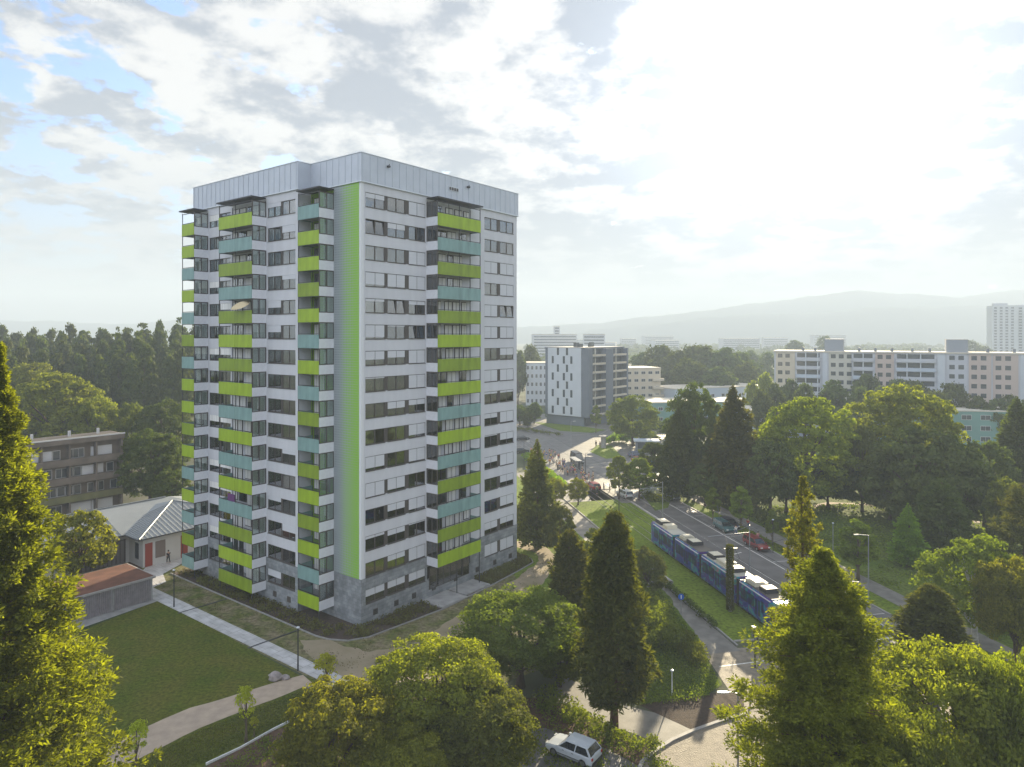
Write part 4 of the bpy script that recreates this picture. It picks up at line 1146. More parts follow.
B_['winwhite'] = mat('white_window_frame', (.55,.54,.53), .6)
B_['tower_far'] = mat('far_tower_wall', (.50,.52,.52), .8)

def frame_obj(name, x, y, ang, label, cat, group=None):
    return empty(name, (x, y, 0), ang, label, cat, group)
# --- cube-shaped block.  local x along the dark side, local y away along the white side
ang = math.atan2(.766, .643)
cb = frame_obj('apartment_block', 24.6, 229, ang, 'cube-shaped block with white front of slit windows and slate grey balcony side', 'apartment block')
Wd, Ln, Hc = 17.0, 25.6, 26.4
m = MB(); m.box(.4, Ln-.4, 1.2, Wd-.2, 0, 3.2); m.build('ground_floor', B_['cube_dark'], cb)
m = MB(); m.box(0, Ln, .9, Wd-.0, 3.2, Hc-.4); m.build('wall', B_['cube_dark'], cb)
m = MB(); m.box(-.25, -.002, 1.9, Wd-1.3, 3.25, Hc-.2); m.build('front_cladding', B_['cube_white'], cb)
m = MB(); m.box(-.2, Ln+.2, .7, Wd+.2, Hc-.38, Hc); m.mi = 1; m.box(.3, Ln-.3, 1.2, Wd-.3, Hc+.001, Hc+.05); m.build('roof', [B_['cube_dark'], B_['roofw']], cb)
for i, (x, y) in enumerate(((4,5),(6,8),(12,6),(17,9))):
    m = MB(); m.box(x, x+1.6, y, y+1.3, Hc+.06, Hc+1.3+.3*(i%2)); m.build('roof_unit', B_['win'], cb)
fl = (Hc-3.6)/8
for k in range(8):
    pos = ((7.6,11.4) if k % 2 == 0 else (5.8,8.9,13.6))
    for yy in pos:
        m = MB(); m.box(-.30, -.26, yy-.36, yy+.36, 3.6+fl*(7-k)+.3, 3.6+fl*(7-k)+2.6)
        m.box(-.257, -.252, yy-.45, yy+.45, 3.6+fl*(7-k)+.2, 3.6+fl*(7-k)+2.7); m.build('window', B_['win'], cb)
me_b = None
for k in range(8):
    for (x0, x1) in ((2.6,10.6),(15.6,24.4)):
        m = MB(); z = 3.4+fl*k
        m.mi = 0; m.box(x0, x1, -.9, .89, z, z+.2); m.mi = 1; m.box(x0, x1, -.95, -.901, z+.1, z+.75)
        m.mi = 2; m.box(x0+.3, x0+(x1-x0)*.45, .82, .895, z+.25, z+2.4); m.box(x0+(x1-x0)*.55, x1-.4, .82, .895, z+.25, z+2.4)
        m.mi = 3; m.box(x0+(x1-x0)*.46, x0+(x1-x0)*.54, .7, .893, z+.22, z+2.7)
        m.build('balcony', [B_['slabwall'], B_['cream'], B_['win'], B_['yellow']], cb)
for x0, x1 in ((0,2.4),(10.8,15.4),(24.6,25.6)):
    m = MB(); m.box(x0+.003, x1-.003, -.98, .897, 3.2, Hc-.385); m.build('facade_bay', B_['cube_dark'], cb)
m = MB(); m.box(1.0, 6.0, .9, 1.19, .3, 2.6); m.build('entrance_glazing', B_['win'], cb)

def block(name, x, y, ang, L_, Dp, H, floors, bays, wm, label, cat='apartment block', rm=None, wsz=(1.6,1.3), side_bays=0, group=None, maxwin=100, colour=None, roof_over=.15):
    """box-built house; local x along the camera side, y into depth"""
    e = frame_obj(name, x, y, ang, label, cat, group)
    m = MB(); m.box(0, L_, 0, Dp, 0, H-.3); m.build('wall', wm, e)
    m = MB(); m.box(-roof_over, L_+roof_over, -roof_over, Dp+roof_over, H-.298, H); m.build('roof', rm or B_['roofw'], e)
    fh = (H-.6)/floors; n = 0; rest = MB(); wme = None
    rr = random.Random(int(abs(x)*7+y))
    lst = [(k, i) for k in reversed(range(floors)) for i in range(bays)]
    for (k, i) in lst:
        cx = (i+.5)*L_/bays; z = fh*k+fh*.32
        w2 = wsz[0]/2
        if n < maxwin:
            if wme is None:
                q = MB(); q.mi = 0; q.box(-w2, w2, -.05, .002, 0, wsz[1]); q.mi = 1; q.box(-w2+.1, -.04, -.08, -.051, .1, wsz[1]-.1); q.box(.04, w2-.1, -.08, -.051, .1, wsz[1]-.1)
                o = q.build('window', [B_['winwhite'], B_['win']], e); wme = o.data
            else: o = D.objects.new('window', wme); link(o, e)
            o.location = (cx, 0, z)
        else:
            rest.mi = 0; rest.box(cx-w2, cx+w2, -.05, .002, z, z+wsz[1]); rest.mi = 1; rest.box(cx-w2+.1, cx+w2-.1, -.08, -.051, z+.1, z+wsz[1]-.1)
        n += 1
    if rest.v: rest.build('window_rows', [B_['winwhite'], B_['win']], e)['kind'] = 'stuff'
    return e
# white block behind the cube, cream block to its right
block('office_block', 6, 300, math.atan2(-.05,1)+.0, 26, 14, 18.6, 5, 14, B_['cube_white'], 'white five-storey block partly hidden behind the tower and the cube-shaped block', wsz=(1.0,1.7))
e = block('apartment_block', 43.5, 264, .30, 15, 14, 18.0, 6, 5, B_['cream'], 'cream block with balconies right behind the cube-shaped block', wsz=(1.8,1.2), rm=B_['roofw'])
for k in range(5):
    m = MB(); m.box(11.2, 16.0, -1.0, -.09, 3.1*k+.4, 3.1*k+1.35); m.build('balcony', B_['cream'], e)
block('low_annex', 65, 270, .25, 14, 12, 9.0, 3, 4, B_['greenish'], 'low green grey annex below the cream block', 'annex')
# school buildings
block('school_building', 45, 236, .10, 40, 16, 7.6, 2, 10, B_['greenish'], 'flat-roofed green grey school building behind the park conifers', 'school')
block('school_building', 62, 262, .42, 46, 18, 10.2, 2, 9, B_['bluepanel'], 'pale flat-roofed hall rising behind the green grey school building', 'hall')
block('school_building', 70, 208, -.14, 30, 14, 8.0, 3, 6, B_['bluepanel'], 'blue white school wing with a bright flat roof beside the big park trees', 'school')
block('school_building', 100, 196, -.14, 44, 14, 9.6, 3, 9, B_['greenish'], 'green grey school wing with a cream flat roof right of the largest park tree', 'school', wsz=(2.6,1.4))
# --- long slab block
x0, y0, x1, y1 = 95, 250, 206, 190
sang = math.atan2(y1-y0, x1-x0); SL = math.hypot(x1-x0, y1-y0)
sb = frame_obj('slab_block', x0, y0, sang, 'very long eight-storey slab block with coloured panels and two roof boxes', 'apartment block')
Hs = 25.0
m = MB(); m.box(0, SL, 0, 13, 0, Hs-.5); m.build('wall', B_['slabwall'], sb)
m = MB(); m.box(-.3, SL+.3, -.4, 13.3, Hs-.495, Hs); m.build('roof', B_['roofw'], sb)
for x, mm in ((16.5,0),(53,0),(100,0)):
    m = MB(); m.box(x, x+6, 2, 8, Hs+.002, Hs+4.2); m.build('roof_box', mat('roof_box_grey_%d' % x, (.26,.28,.31), .7), sb)
for x in (9,13,27,32,37,43,48,64,71,77,84,90,96):
    m = MB(); m.box(x, x+.8, 3, 3.8, Hs+.002, Hs+1.2); m.build('chimney', B_['cube_dark'], sb)
sects = [(.6,7,'cream','w'),(7.3,15.5,'slabwall','b'),(16,17.6,'cube_white','n'),(18,25,'yellow','w'),(25.4,32,'slabwall','b'),(32.4,38,'orange','w'),(38.4,50,'slabwall','b'),(50.4,52.5,'cube_white','n'),(53,58.5,'slabwall','w'),(59,65,'orange','w'),(65.4,72,'orange','w'),(72.5,74,'cube_white','n'),(74.4,88,'slabwall','b'),(88.4,90,'cube_white','n'),(90.4,102,'yellow','w'),(102.4,118,'slabwall','b')]
wm_, bm_ = None, None; n_ = 0; rest = MB()
for (a, b2, cm, ty) in sects:
    m = MB(); m.box(a, b2, -.15, -.003, .5, Hs-.6); m.build('facade_panel', B_[cm], sb)
    if ty == 'n': continue
    for k in range(8):
        z = .5+3.0*(7-k)
        if ty == 'b':
            m = MB(); m.mi = 0; m.box(a+.2, b2-.2, -1.5, -.155, z, z+1.15); m.mi = 1; m.box(a+.4, b2-.4, -.2, -.151, z+1.2, z+2.7); m.mi = 2
            x = a+3.2
            while x < b2-1: m.box(x, x+.3, -1.55, -.21, z, z+2.95); x += 3.9
            m.build('balcony_row', [B_['slabwall'] if (k+int(a)) % 3 else B_['bluepanel'], B_['win'], B_['cube_white']], sb)
        else:
            x = a+.7
            while x < b2-1.2:
                if n_ < 100:
                    if wm_ is None:
                        q = MB(); q.box(0, 1.5, -.2, -.152, 0, 1.4); o = q.build('window', B_['win'], sb); wm_ = o.data
                    else: o = link(D.objects.new('window', wm_), sb)
                    o.location = (x, 0, z+1.0); n_ += 1
                else: rest.box(x, x+1.5, -.2, -.152, z+1.0, z+2.4)
                x += 2.5
if rest.v: rest.build('window_rows', B_['win'], sb)['kind'] = 'stuff'
# --- far tower on the right and its twin
for (x, y, Lx, H, lab) in ((480,690,22,60,'pale high-rise tower in the haze at the right edge'),(505,700,26,58.5,'second pale high-rise at the right edge joined behind the first')):
    e = frame_obj('high_rise', x, y, -.35, lab, 'high-rise')
    m = MB(); m.box(0, Lx, 0, 18, 0, H); m.build('wall', B_['tower_far'], e)
    m = MB(); m.box(3, Lx-8, 3, 12, H+.002, H+2.4); m.build('roof_box', B_['slabwall'], e)
    for i in range(4):
        m = MB(); m.box(1.5+i*(Lx-3)/4, 1.5+(i+.6)*(Lx-3)/4, -.2, -.003, 2, H-1.5)
        m.mi = 1
        for k in range(20): m.box(1.5+i*(Lx-3)/4+.3, 1.5+(i+.6)*(Lx-3)/4-.3, -.3, -.201, 2.6+k*2.85, 4.2+k*2.85)
        m.build('window_bay', [B_['slabwall'], B_['win']], e)
# --- silhouettes in the haze
def far_block(x, y, w_, d_, h, lab, ang=0, group=None, name='distant_building'):
    e = frame_obj(name, x, y, ang, lab, 'building', group)
    m = MB(); m.box(0, w_, 0, d_, 0, h); m.build('wall', B_['slabwall'], e)
    m = MB(); m.box(-.2, w_+.2, -.2, d_+.2, h+.002, h+.6); m.build('roof', B_['roofw'], e)
    m = MB()
    for k in range(int(h//3)):
        m.box(1, w_-1, -.1, -.003, 3*k+1.2, 3*k+2.4)
    m.build('window_band', B_['win'], e)
    return e
far_block(22, 720, 46, 20, 31, 'pale distant block with a roof box behind the cube-shaped block', .05)
far_block(44, 721.5, 6, 8, 39, 'narrow stair tower rising from the pale distant block')
far_block(66, 640, 20, 14, 31, 'small white distant block right of the pale one', -.1)
for (a, b2, w_, h) in ((110,960,34,20),(228,1100,40,22),(330,1080,60,25),(190,1200,26,24),(430,1180,40,26),(90,1250,50,22),(260,1350,60,28),(560,1280,60,30)):
    far_block(a, b2, w_, 18, h, 'pale blurred building far off in the hazy city', random.uniform(-.3,.3), 'far hazy city buildings')
for i in range(0):
    e = empty('industrial_mast', ((228, 252)[i], 560, 0), 0, ('left','right')[i]+' one of two faint lattice masts in the hazy distance', 'mast')
    m = MB(); m.tube([(0,0,0),(0,0,42)], [1.0,.3], 4); 
    for z in (28, 34, 40): m.box(-4+z*.05, 4-z*.05, -.2, .2, z, z+.5)
    m.build('mast', M['grey_metal'], e)

# --- low brown block at the left (same street grid as the tower)
bb = frame_obj('brown_block', *[v for v in (-67.7-.611*34, 122-.7915*34)], TH, 'weathered brown four-storey block with long balconies and a flat felt roof', 'apartment block')
LB, DB, HB = 33, 5.5, 13.4
m = MB(); m.box(0, LB, 1.2, DB, 0, HB-.9); m.build('wall', B_['brown'], bb)
m = MB(); m.box(-.2, LB+.2, -.2, DB+.2, HB-.898, HB-.1); m.mi = 1; m.box(.2, LB-.2, .2, DB-.2, HB-.098, HB-.05)
m.mi = 2; m.box(-.25, LB+.25, -.25, -.1, HB-.1, HB+.12); m.build('roof', [B_['brown'], B_['brownroof'], B_['winwhite']], bb)
for x in (8, 14, 20, 25.5, 30): 
    m = MB(); m.box(x, x+.35, 3, 3.35, HB-.05, HB+.9); m.build('vent_pipe', B_['winwhite'], bb)
for k in range(4):
    z = 3.05*k
    if k:
        m = MB(); m.box(0, LB, -.05, 1.19, z-.25, z-.05); m.mi = 1; m.box(0, LB, -.15, -.051, z-.25, z+.85); m.build('balcony', [B_['brown'], B_['mossgreen'] if k == 1 else B_['brown']], bb)
    x = .4
    while x < LB-1.6:
        ty = random.choice('wwwppb'); ww = {'w':1.15,'p':2.6,'b':3.4}[ty]; ww = min(ww, LB-.3-x)
        q = MB(); q.box(x, x+ww, 1.1, 1.197, z+.75, z+2.35); q.mi = 1
        if ty == 'b' : q.box(x+.06, x+ww-.06, 1.0, 1.099, z+.8, z+2.3)
        else:
            q.mi = 2; nn_ = 1 if ty == 'w' else 3
            for i in range(nn_): q.box(x+.09+i*(ww-.1)/nn_, x+(i+1)*(ww-.1)/nn_, 1.05, 1.099, z+.85, z+2.25)
        q.build('window', [B_['winwhite'], M['blind'], B_['win']], bb); x += ww+random.choice((.08,.08,.5,1.0))
for i in range(9):
    x = i*(LB-.3)/8
    m = MB(); m.box(x, x+.25, -.04, 1.18, .1, HB-.92); m.build('partition', B_['brown'], bb)

# --- pavilion with grey sheet roof
def seam_roof():
    m = D.materials.new('standing_seam_roof'); nt, ns, ln = nodes_of(m)
    out = N(nt,'ShaderNodeOutputMaterial'); p = N(nt,'ShaderNodeBsdfPrincipled'); p.inputs['Roughness'].default_value = .5; p.inputs['Metallic'].default_value = .2
    ln.new(p.outputs[0], out.inputs[0]); tc = N(nt,'ShaderNodeTexCoord')
    nz = N(nt,'ShaderNodeTexNoise'); nz.inputs['Scale'].default_value = .5; nz.inputs['Detail'].default_value = 6; ln.new(tc.outputs['Object'], nz.inputs['Vector'])
    mx = N(nt,'ShaderNodeMix', data_type='RGBA'); mx.inputs['A'].default_value = (.20,.215,.22,1); mx.inputs['B'].default_value = (.29,.305,.31,1)
    ln.new(nz.outputs[0], mx.inputs['Factor']); ln.new(mx.outputs['Result'], p.inputs['Base Color'])
    return m
RM = seam_roof()
pv = frame_obj('pavilion', *G(143,568), TH, 'single-storey white pavilion with a grey standing seam hip roof and red doors', 'pavilion')
EV = 3.9
m = MB(); m.box(0, 15, 0, 5.0, 0, EV); m.box(-30, 15, 4.0, 17, 0, EV-.004); m.build('wall', [mat('pavilion_render', (.50,.49,.48), .8, var=.06, scale=.6, bump=.1)], pv)
def hip(m, x0, x1, y0, y1, z, rise, inset=None):
    """hip roof; ridge along the longer side"""
    if x1-x0 >= y1-y0:
        h = (y1-y0)/2; r0, r1 = (x0+h, (y0+y1)/2, z+rise), (x1-h, (y0+y1)/2, z+rise)
        m.poly([(x0,y0,z),(x1,y0,z),r1,r0]); m.poly([(x1,y1,z),(x0,y1,z),r0,r1]); m.poly([(x0,y1,z),(x0,y0,z),r0]); m.poly([(x1,y0,z),(x1,y1,z),r1])
    else:
        h = (x1-x0)/2; r0, r1 = ((x0+x1)/2, y0+h, z+rise), ((x0+x1)/2, y1-h, z+rise)
        m.poly([(x1,y0,z),(x1,y1,z),r1,r0]); m.poly([(x0,y1,z),(x0,y0,z),r0,r1]); m.poly([(x0,y0,z),(x1,y0,z),r0]); m.poly([(x1,y1,z),(x0,y1,z),r1])
    m.poly([(x0,y0,z-.004),(x0,y1,z-.004),(x1,y1,z-.004),(x1,y0,z-.004)])
m = MB(); hip(m, -31, 16, 3.1, 18, EV+.12, 2.3); m.mi = 0
hip(m, -.9, 16.02, -.9, 16.0, EV+.125, 2.31)
rf = m.build('roof', RM, pv)
m = MB()
def seam_line(a, b): m.tube([a, b], .035, 4)
# seams run down the slopes
x = -30.5
while x < 15.9:
    if x < -.9:
        t = min(1, (x+31)/7.45); seam_line((x, 3.1, EV+.16), (x, 3.1+7.45*t, EV+.16+2.3*t))
    x += .62
x = -.5
while x < 15.8:
    t = min(1, min(x+.9, 16.02-x)/8.46); seam_line((x, -.9, EV+.16), (x, -.9+8.45*t, EV+.16+2.31*t)); x += .62
y = -.5
while y < 7.5:
    t = min(1, (y+.9)/8.46); seam_line((-.9, y, EV+.16), (-.9+8.46*t, y, EV+.16+2.31*t)); y += .62
m.build('roof_seam', RM, pv)
m = MB(); m.tube([(-.9,-.9,EV+.2),(7.56,7.55,EV+2.5)], .09, 6); m.tube([(7.56,7.55,EV+2.5),(16,-.9,EV+.2)], .09, 6); m.tube([(-23.5,10.5,EV+2.5),(8,10.5,EV+2.5)], .09, 6); m.build('ridge_cap', RM, pv)
m = MB()
for a, b2 in (((-.95,-.95),(16,-.95)),((-.95,3.0),(-.95,-.95)),((-31,3.02),(-.95,3.02))):
    m.tube([(*a,EV+.06),(*b2,EV+.06)], .09, 6)
m.build('gutter', M['dark_metal'], pv)
red = mat('red_door', (.26,.045,.03), .6)
for x in (.25, 5.0):
    m = MB(); m.box(x, x+.95, -.06, -.003, .05, 3.1); m.build('door', red, pv)
m = MB(); m.box(1.6,2.9,-.06,-.003,.9,3.1); 
for i in range(6): m.box(1.62+.21*i, 1.80+.21*i, -.09,-.061,.95,3.05)
m.build('window_shutter', mat('brown_shutter', (.19,.15,.13), .7), pv)
m = MB(); m.box(-.06,-.003,1.2,2.2,.9,3.0); m.build('window', B_['win'], pv)
m = MB(); m.box(-8,-.5,3.9,3.997,.1,3.2); m.mi = 1
for i in range(14): m.box(-7.9+.52*i,-7.5+.52*i,3.86,3.899,.15,3.1)
m.build('garage_door', [M['frame'], mat('grey_slat', (.17,.15,.15), .7)], pv)

# --- long shed with a brown planted roof
sh = frame_obj('shed', *G(152.5,600), TH, 'long grey slatted shed with a rust brown flat roof at the top of the lawn', 'shed')
LS, DS, HS = 17, 6.9, 2.7
m = MB(); m.box(-LS, 0, 0, DS, 0, HS-.15); m.build('wall', M['concrete'], sh)
m = MB(); m.box(-LS-.15, .25, -.25, DS+.15, HS-.148, HS+.08); m.build('roof_edge', mat('pale_roof_edge', (.34,.31,.29), .7, var=.1), sh)
m = MB(); m.box(-LS, .08, -.06, DS-.02, HS+.082, HS+.12); m.build('roof', mat('rust_gravel_roof', (.135,.052,.028), .95, var=.25, scale=.8, bump=.6, bscale=12, detail=8), sh)
slat = mat('grey_wood_slat', (.24,.21,.215), .75, var=.15, scale=2)
for i in range(4):
    a = -LS+i*LS/4+.1; b2 = a+LS/4-.25
    m = MB(); x = a
    while x < b2-.1: m.box(x, x+.15, -.09, -.003, .1, HS-.2); x += .21
    m.build('slat_panel', slat, sh)
    m = MB(); m.box(a-.16, a-.04, -.14, -.002, 0, HS-.15); m.build('post', M['kerb'], sh)
# low white garden wall edge near the bottom
o = strip_along('garden_wall', [G(206,765), G(240,749), G(272,731), G(300,717)], .10, .16, M['strip'])
del o['kind']; tag(o, 'low white edging wall beside the brown soil bed at the bottom', 'wall')
o = strip_along('garden_wall', [G(662,584), G(672,588), RP(35.2,99.5)], .3, .8, M['concrete']); del o['kind']; tag(o, 'short concrete wall end beside the pavement hedge', 'wall')
# --- hills
def ridge(name, pts, Z, depth, seed, m):
    """profile given as pixel skyline; a ridge of land with its own depth"""
    r_ = rs(seed); n = 220; xs = np.linspace(pts[0][0], pts[-1][0], n)
    ys = np.interp(xs, [p[0] for p in pts], [p[1] for p in pts])
    nz = sum(np.sin(xs*f+r_.rand()*6)*a for f, a in ((.05,1.0),(.11,.6),(.23,.35),(.5,.25)))
    X = (xs-CX)*Z/F; H = np.maximum(2, CAMZ-(ys+nz*.7-HY)*Z/F)
    rings = []
    for t, hfac in ((-1,0),(-.6,.35),(-.25,.8),(0,1),(.5,.6),(1,0)):
        rings.append([(X[i]*(1+t*depth/Z), Z+t*depth+14*math.sin(i*.31+t*3), max(-1, H[i]*hfac*(1+.05*math.sin(i*.23+t*5)*(1 if 0 < abs(t) < 1 else 0)))) for i in range(n)])
    b = MB(); b.loft(rings, close=False, cap=False); o = b.build(name, m, smooth=True); return struct(o)
hm = mat('hill_forest', (.11,.135,.15), .95, var=.2, scale=.004, spec=0.0)
ridge('hills', [(430,332),(520,328),(600,322),(680,314),(730,306),(790,300),(850,290),(900,294),(960,297),(1010,290),(1100,300),(1250,312)], 2700, 300, 3, hm)
ridge('hills', [(560,334),(640,325),(700,318),(760,314),(830,312),(900,306),(980,306),(1060,312),(1200,318)], 2350, 240, 4, hm)
ridge('hills', [(-220,318),(-120,322),(-40,318),(40,321),(110,324),(190,320),(260,326),(340,332)], 2750, 280, 5, hm)
# ================================================================ vehicles, people, street furniture
random.seed(33)
def paint(name, c, metal=.3): return mat(name, c, .28, metal=metal, spec=.6)
VG = mat('car_glass', (.02,.025,.03), .06, spec=.9)
TY = mat('tyre', (.02,.02,.02), .85); RI = mat('wheel_rim', (.35,.35,.36), .35, metal=.8)
HL = mat('headlight_glass', (.6,.6,.58), .15); TL = mat('tail_light', (.35,.02,.02), .25); BK = mat('black_plastic', (.03,.03,.03), .6)
def car(name, x, y, ang, body, label, cat='car', L_=4.1, Wd=1.72, H=1.42, kind='hatch', z=0.02):
    e = empty(name, (x, y, z), ang, label, cat)
    hw = Wd/2
    # body shell: rings along the length, front at +x
    if kind == 'van': prof = [(-.5,.55,1.05),(-.495,.3,1.1),(.30,.3,1.1),(.42,.3,.98),(.485,.32,.85),(.5,.45,.7)]
    else: prof = [(-.5,.50,.78),(-.49,.30,.90),(-.40,.24,.93),(.12,.24,.92),(.26,.24,.88),(.42,.26,.80),(.485,.30,.68),(.5,.40,.60)]
    rings = []
    for (fx, zb, zt) in prof:
        w_ = hw*(1-.10*max(0, abs(fx)-.38)/.12)
        X = fx*L_
        rings.append([(X,-w_*.92,zb),(X,-w_,zb+.14),(X,-w_,zt-.14),(X,-w_*.93,zt-.02),(X,0,zt+.025),(X,w_*.93,zt-.02),(X,w_,zt-.14),(X,w_,zb+.14),(X,w_*.92,zb)])
    m = MB(); m.loft(rings); m.build('body', body, e, smooth=False)
    if kind == 'van': gb = (-.485,.40,-.47,.24)
    elif kind == 'estate': gb = (-.49,.24,-.46,.08)
    elif kind == 'sedan': gb = (-.36,.22,-.24,.06)
    else: gb = (-.475,.22,-.38,.06)
    zb = 1.08 if kind == 'van' else .90
    x0, x1, t0, t1 = [q*L_ for q in gb]
    a, b2 = hw*.93, hw*.74; zr = H-.06
    m = MB(); m.hexa([(x0,-a,zb),(x1,-a,zb),(x1,a,zb),(x0,a,zb),(t0,-b2,zr),(t1,-b2,zr),(t1,b2,zr),(t0,b2,zr)]); m.build('windows', VG, e)
    m = MB(); k = 10
    rr = []
    for i, f in enumerate((0,.15,.5,.85,1)):
        X = t0-.06+(t1-t0+.12)*f; zt = H-.05+.05*math.sin(PI*(.15+.7*f))
        rr.append([(X,-b2-.03,zr-.03),(X,-b2+.02,zt-.01),(X,0,zt+.03),(X,b2-.02,zt-.01),(X,b2+.03,zr-.03)])
    m.loft(rr); m.build('roof', body, e)
    def pil(xa, xb, w_=.07):
        for s in (-1, 1):
            m = MB(); m.hexa([(xa-w_/2,s*(a+.012),zb),(xa+w_/2,s*(a+.012),zb),(xa+w_/2,s*(a-.05),zb),(xa-w_/2,s*(a-.05),zb),(xb-w_/2,s*(b2+.012),zr),(xb+w_/2,s*(b2+.012),zr),(xb+w_/2,s*(b2-.05),zr),(xb-w_/2,s*(b2-.05),zr)]); m.build('pillar', body, e)
    pil(x0+.05, t0+.05, .14); pil(x1-.03, t1-.03, .09); pil((x0+x1)/2*.9-.1, (t0+t1)/2, .08)
    if L_ > 4: pil(x0*.62+.1, t0*.62+.1, .07)
    for fx in (-.31, .31):
        for s in (-1, 1):
            m = MB(); X = fx*L_; m.tube([(X, s*(hw-.2), .31),(X, s*(hw+.01), .31)], .31, 14); w = m.build('wheel', TY, e)
            m = MB(); m.tube([(X, s*(hw-.02), .31),(X, s*(hw+.025), .31)], .19, 10); m.build('rim', RI, w)
    for s in (-1, 1):
        m = MB(); m.box(L_*.475, L_*.502, s*hw*.5, s*hw*.86, .58 if kind != 'van' else .7, .72 if kind != 'van' else .88); m.build('headlight', HL, e)
        m = MB(); m.box(-L_*.504, -L_*.485, s*hw*.66, s*hw*.9, .66, .84); m.build('tail_light', TL, e)
        m = MB(); m.box(x1-.12, x1+.03, s*(hw-.02), s*(hw+.14), zb+.0, zb+.13); m.build('mirror', body, e)
        m = MB()
        for dx in (-.1, .1): m.box(dx*L_-.08, dx*L_+.06, s*(hw+.001), s*(hw+.018), .74, .77)
        m.box(-.36*L_, .30*L_, s*(hw-.03), s*(hw+.012), .40, .46); m.build('side_trim', BK, e)
    m = MB(); m.box(L_*.492, L_*.506, -hw*.75, hw*.75, .30, .44); m.box(-L_*.508, -L_*.492, -hw*.8, hw*.8, .32, .48); m.build('bumper', BK, e)
    return e
def gd(px_, py_): return G(px_, py_)
al = RTH   # heading along the road away from the camera
g = gd(574, 760); car('parked_car', g[0], g[1]+.4, PI-.62, paint('white_car_paint', (.50,.53,.56), .0), 'white hatchback parked under the trees at the bottom edge', L_=3.85, H=1.43)
g = RP(54.4, 97.0-9.3); 
def on_road(px_, py_, o_): 
    x, y = G(px_, py_); a = x*RD.x+y*RD.y; return RP(o_, a)
x, y = on_road(754, 548, 54.4); car('parked_car', x, y, al+PI+.03, paint('red_car_paint', (.20,.015,.018)), 'dark red estate car parked at the kerb by the park', L_=4.6, H=1.5, kind='estate')
x, y = on_road(725, 530, 54.4); car('parked_car', x, y, al+PI-.02, paint('teal_car_paint', (.06,.13,.14)), 'dark teal car parked behind the red one at the park kerb', L_=4.6, H=1.46, kind='estate')
x, y = on_road(729, 522, 56.6); car('parked_car', x, y-3, al+PI, paint('violet_car_paint', (.05,.045,.07)), 'dark violet car half hidden between the teal car and the young street trees', L_=4.0)
x, y = G(624.5, 497); car('parked_car', x, y, al+PI*.03, paint('silver_white_paint', (.55,.57,.58)), 'white car waiting at the crossing beneath the pair of trees', L_=4.4, H=1.5, kind='estate')
x, y = G(672, 499); car('parked_car', x, y, al+PI, paint('grey_car_paint', (.20,.21,.22)), 'grey car behind the planted road island', L_=4.3)
x, y = G(593, 489); car('moving_car', x, y, al+.1, paint('crimson_paint', (.26,.03,.035)), 'red car standing beside the crowd at the tram stop', L_=4.3)
x, y = G(522, 440); car('moving_car', x, y, .35, paint('dark_car_paint', (.04,.045,.05)), 'dark car crossing the far junction beside the tower edge', L_=4.4)
x, y = G(521, 453); car('moving_car', x, y, .5, paint('black_car_paint', (.03,.03,.03)), 'black car half hidden by the tower edge below the dark one', L_=4.3)
x, y = G(577, 463); car('delivery_van', x, y, al+PI, paint('dark_van_paint', (.07,.075,.085)), 'tall dark van with a pale roof beyond the crowd', 'van', L_=5.6, Wd=2.1, H=2.6, kind='van')
x, y = G(651, 469); car('delivery_van', x, y, al+PI+.2, paint('green_van_paint', (.03,.12,.09)), 'green van with a white roof by the trees right of the crossing', 'van', L_=5.0, Wd=2.0, H=2.3, kind='van')
for i, (cx, cy, c_) in enumerate(((640,462,(.3,.08,.04)),(646,456,(.25,.26,.27)),(636,457,(.1,.12,.2)),(655,461,(.45,.45,.42)))):
    x, y = G(cx, cy); car('parked_car', x, y, .3+.1*i, paint('kiosk_car_paint_%s' % 'abcd'[i], c_), ('rust red car','silver grey car','dark blue car','cream car')[i]+' in the small car park by the far kiosk', L_=4.1)
# ---- the tram
def mural(name='painted_tram_side', k=.9):
    m = D.materials.new(name); nt, ns, ln = nodes_of(m)
    out = N(nt,'ShaderNodeOutputMaterial'); p = N(nt,'ShaderNodeBsdfPrincipled'); p.inputs['Roughness'].default_value = .3
    ln.new(p.outputs[0], out.inputs[0]); tc = N(nt,'ShaderNodeTexCoord')
    mp = N(nt,'ShaderNodeMapping'); mp.inputs['Scale'].default_value = (.55,.55,.9); ln.new(tc.outputs['Object'], mp.inputs[0])
    nz = N(nt,'ShaderNodeTexNoise'); nz.inputs['Scale'].default_value = 1.1; nz.inputs['Detail'].default_value = 5; nz.inputs['Distortion'].default_value = 1.4
    ln.new(mp.outputs[0], nz.inputs['Vector'])
    cr = N(nt,'ShaderNodeValToRGB'); e = cr.color_ramp; e.interpolation = 'EASE'
    for i, (pos, c) in enumerate(((.3,(.02,.03,.20)),(.42,(.03,.06,.34)),(.50,(.10,.03,.22)),(.56,(.02,.22,.40)),(.62,(.06,.30,.26)),(.70,(.32,.14,.22)))):
        el = e.elements[i] if i < 2 else e.elements.new(pos)
        el.position = pos; el.color = (*[q*k for q in c], 1)
    ln.new(nz.outputs[0], cr.inputs[0]); ln.new(cr.outputs[0], p.inputs['Base Color']); return m
MU = mural(); TRF = mat('tram_roof', (.42,.40,.34), .5, var=.08, scale=1); TRW = mat('tram_trim', (.62,.60,.62), .4); TRD = mural('tinted_tram_window', .28)
RBX = mat('roof_unit_cream', (.60,.55,.42), .5); BEL = mat('bellows_rubber', (.035,.035,.04), .8)
tx, ty = RP(41.55, 95.3)
tram = empty('tram', (tx, ty, .05), RTH+PI, 'long articulated tram painted in blue and violet murals, on the grass track', 'tram')
segs = [(0,7.6),(8.4,15.2),(16.0,24.2),(25.0,32.6)]
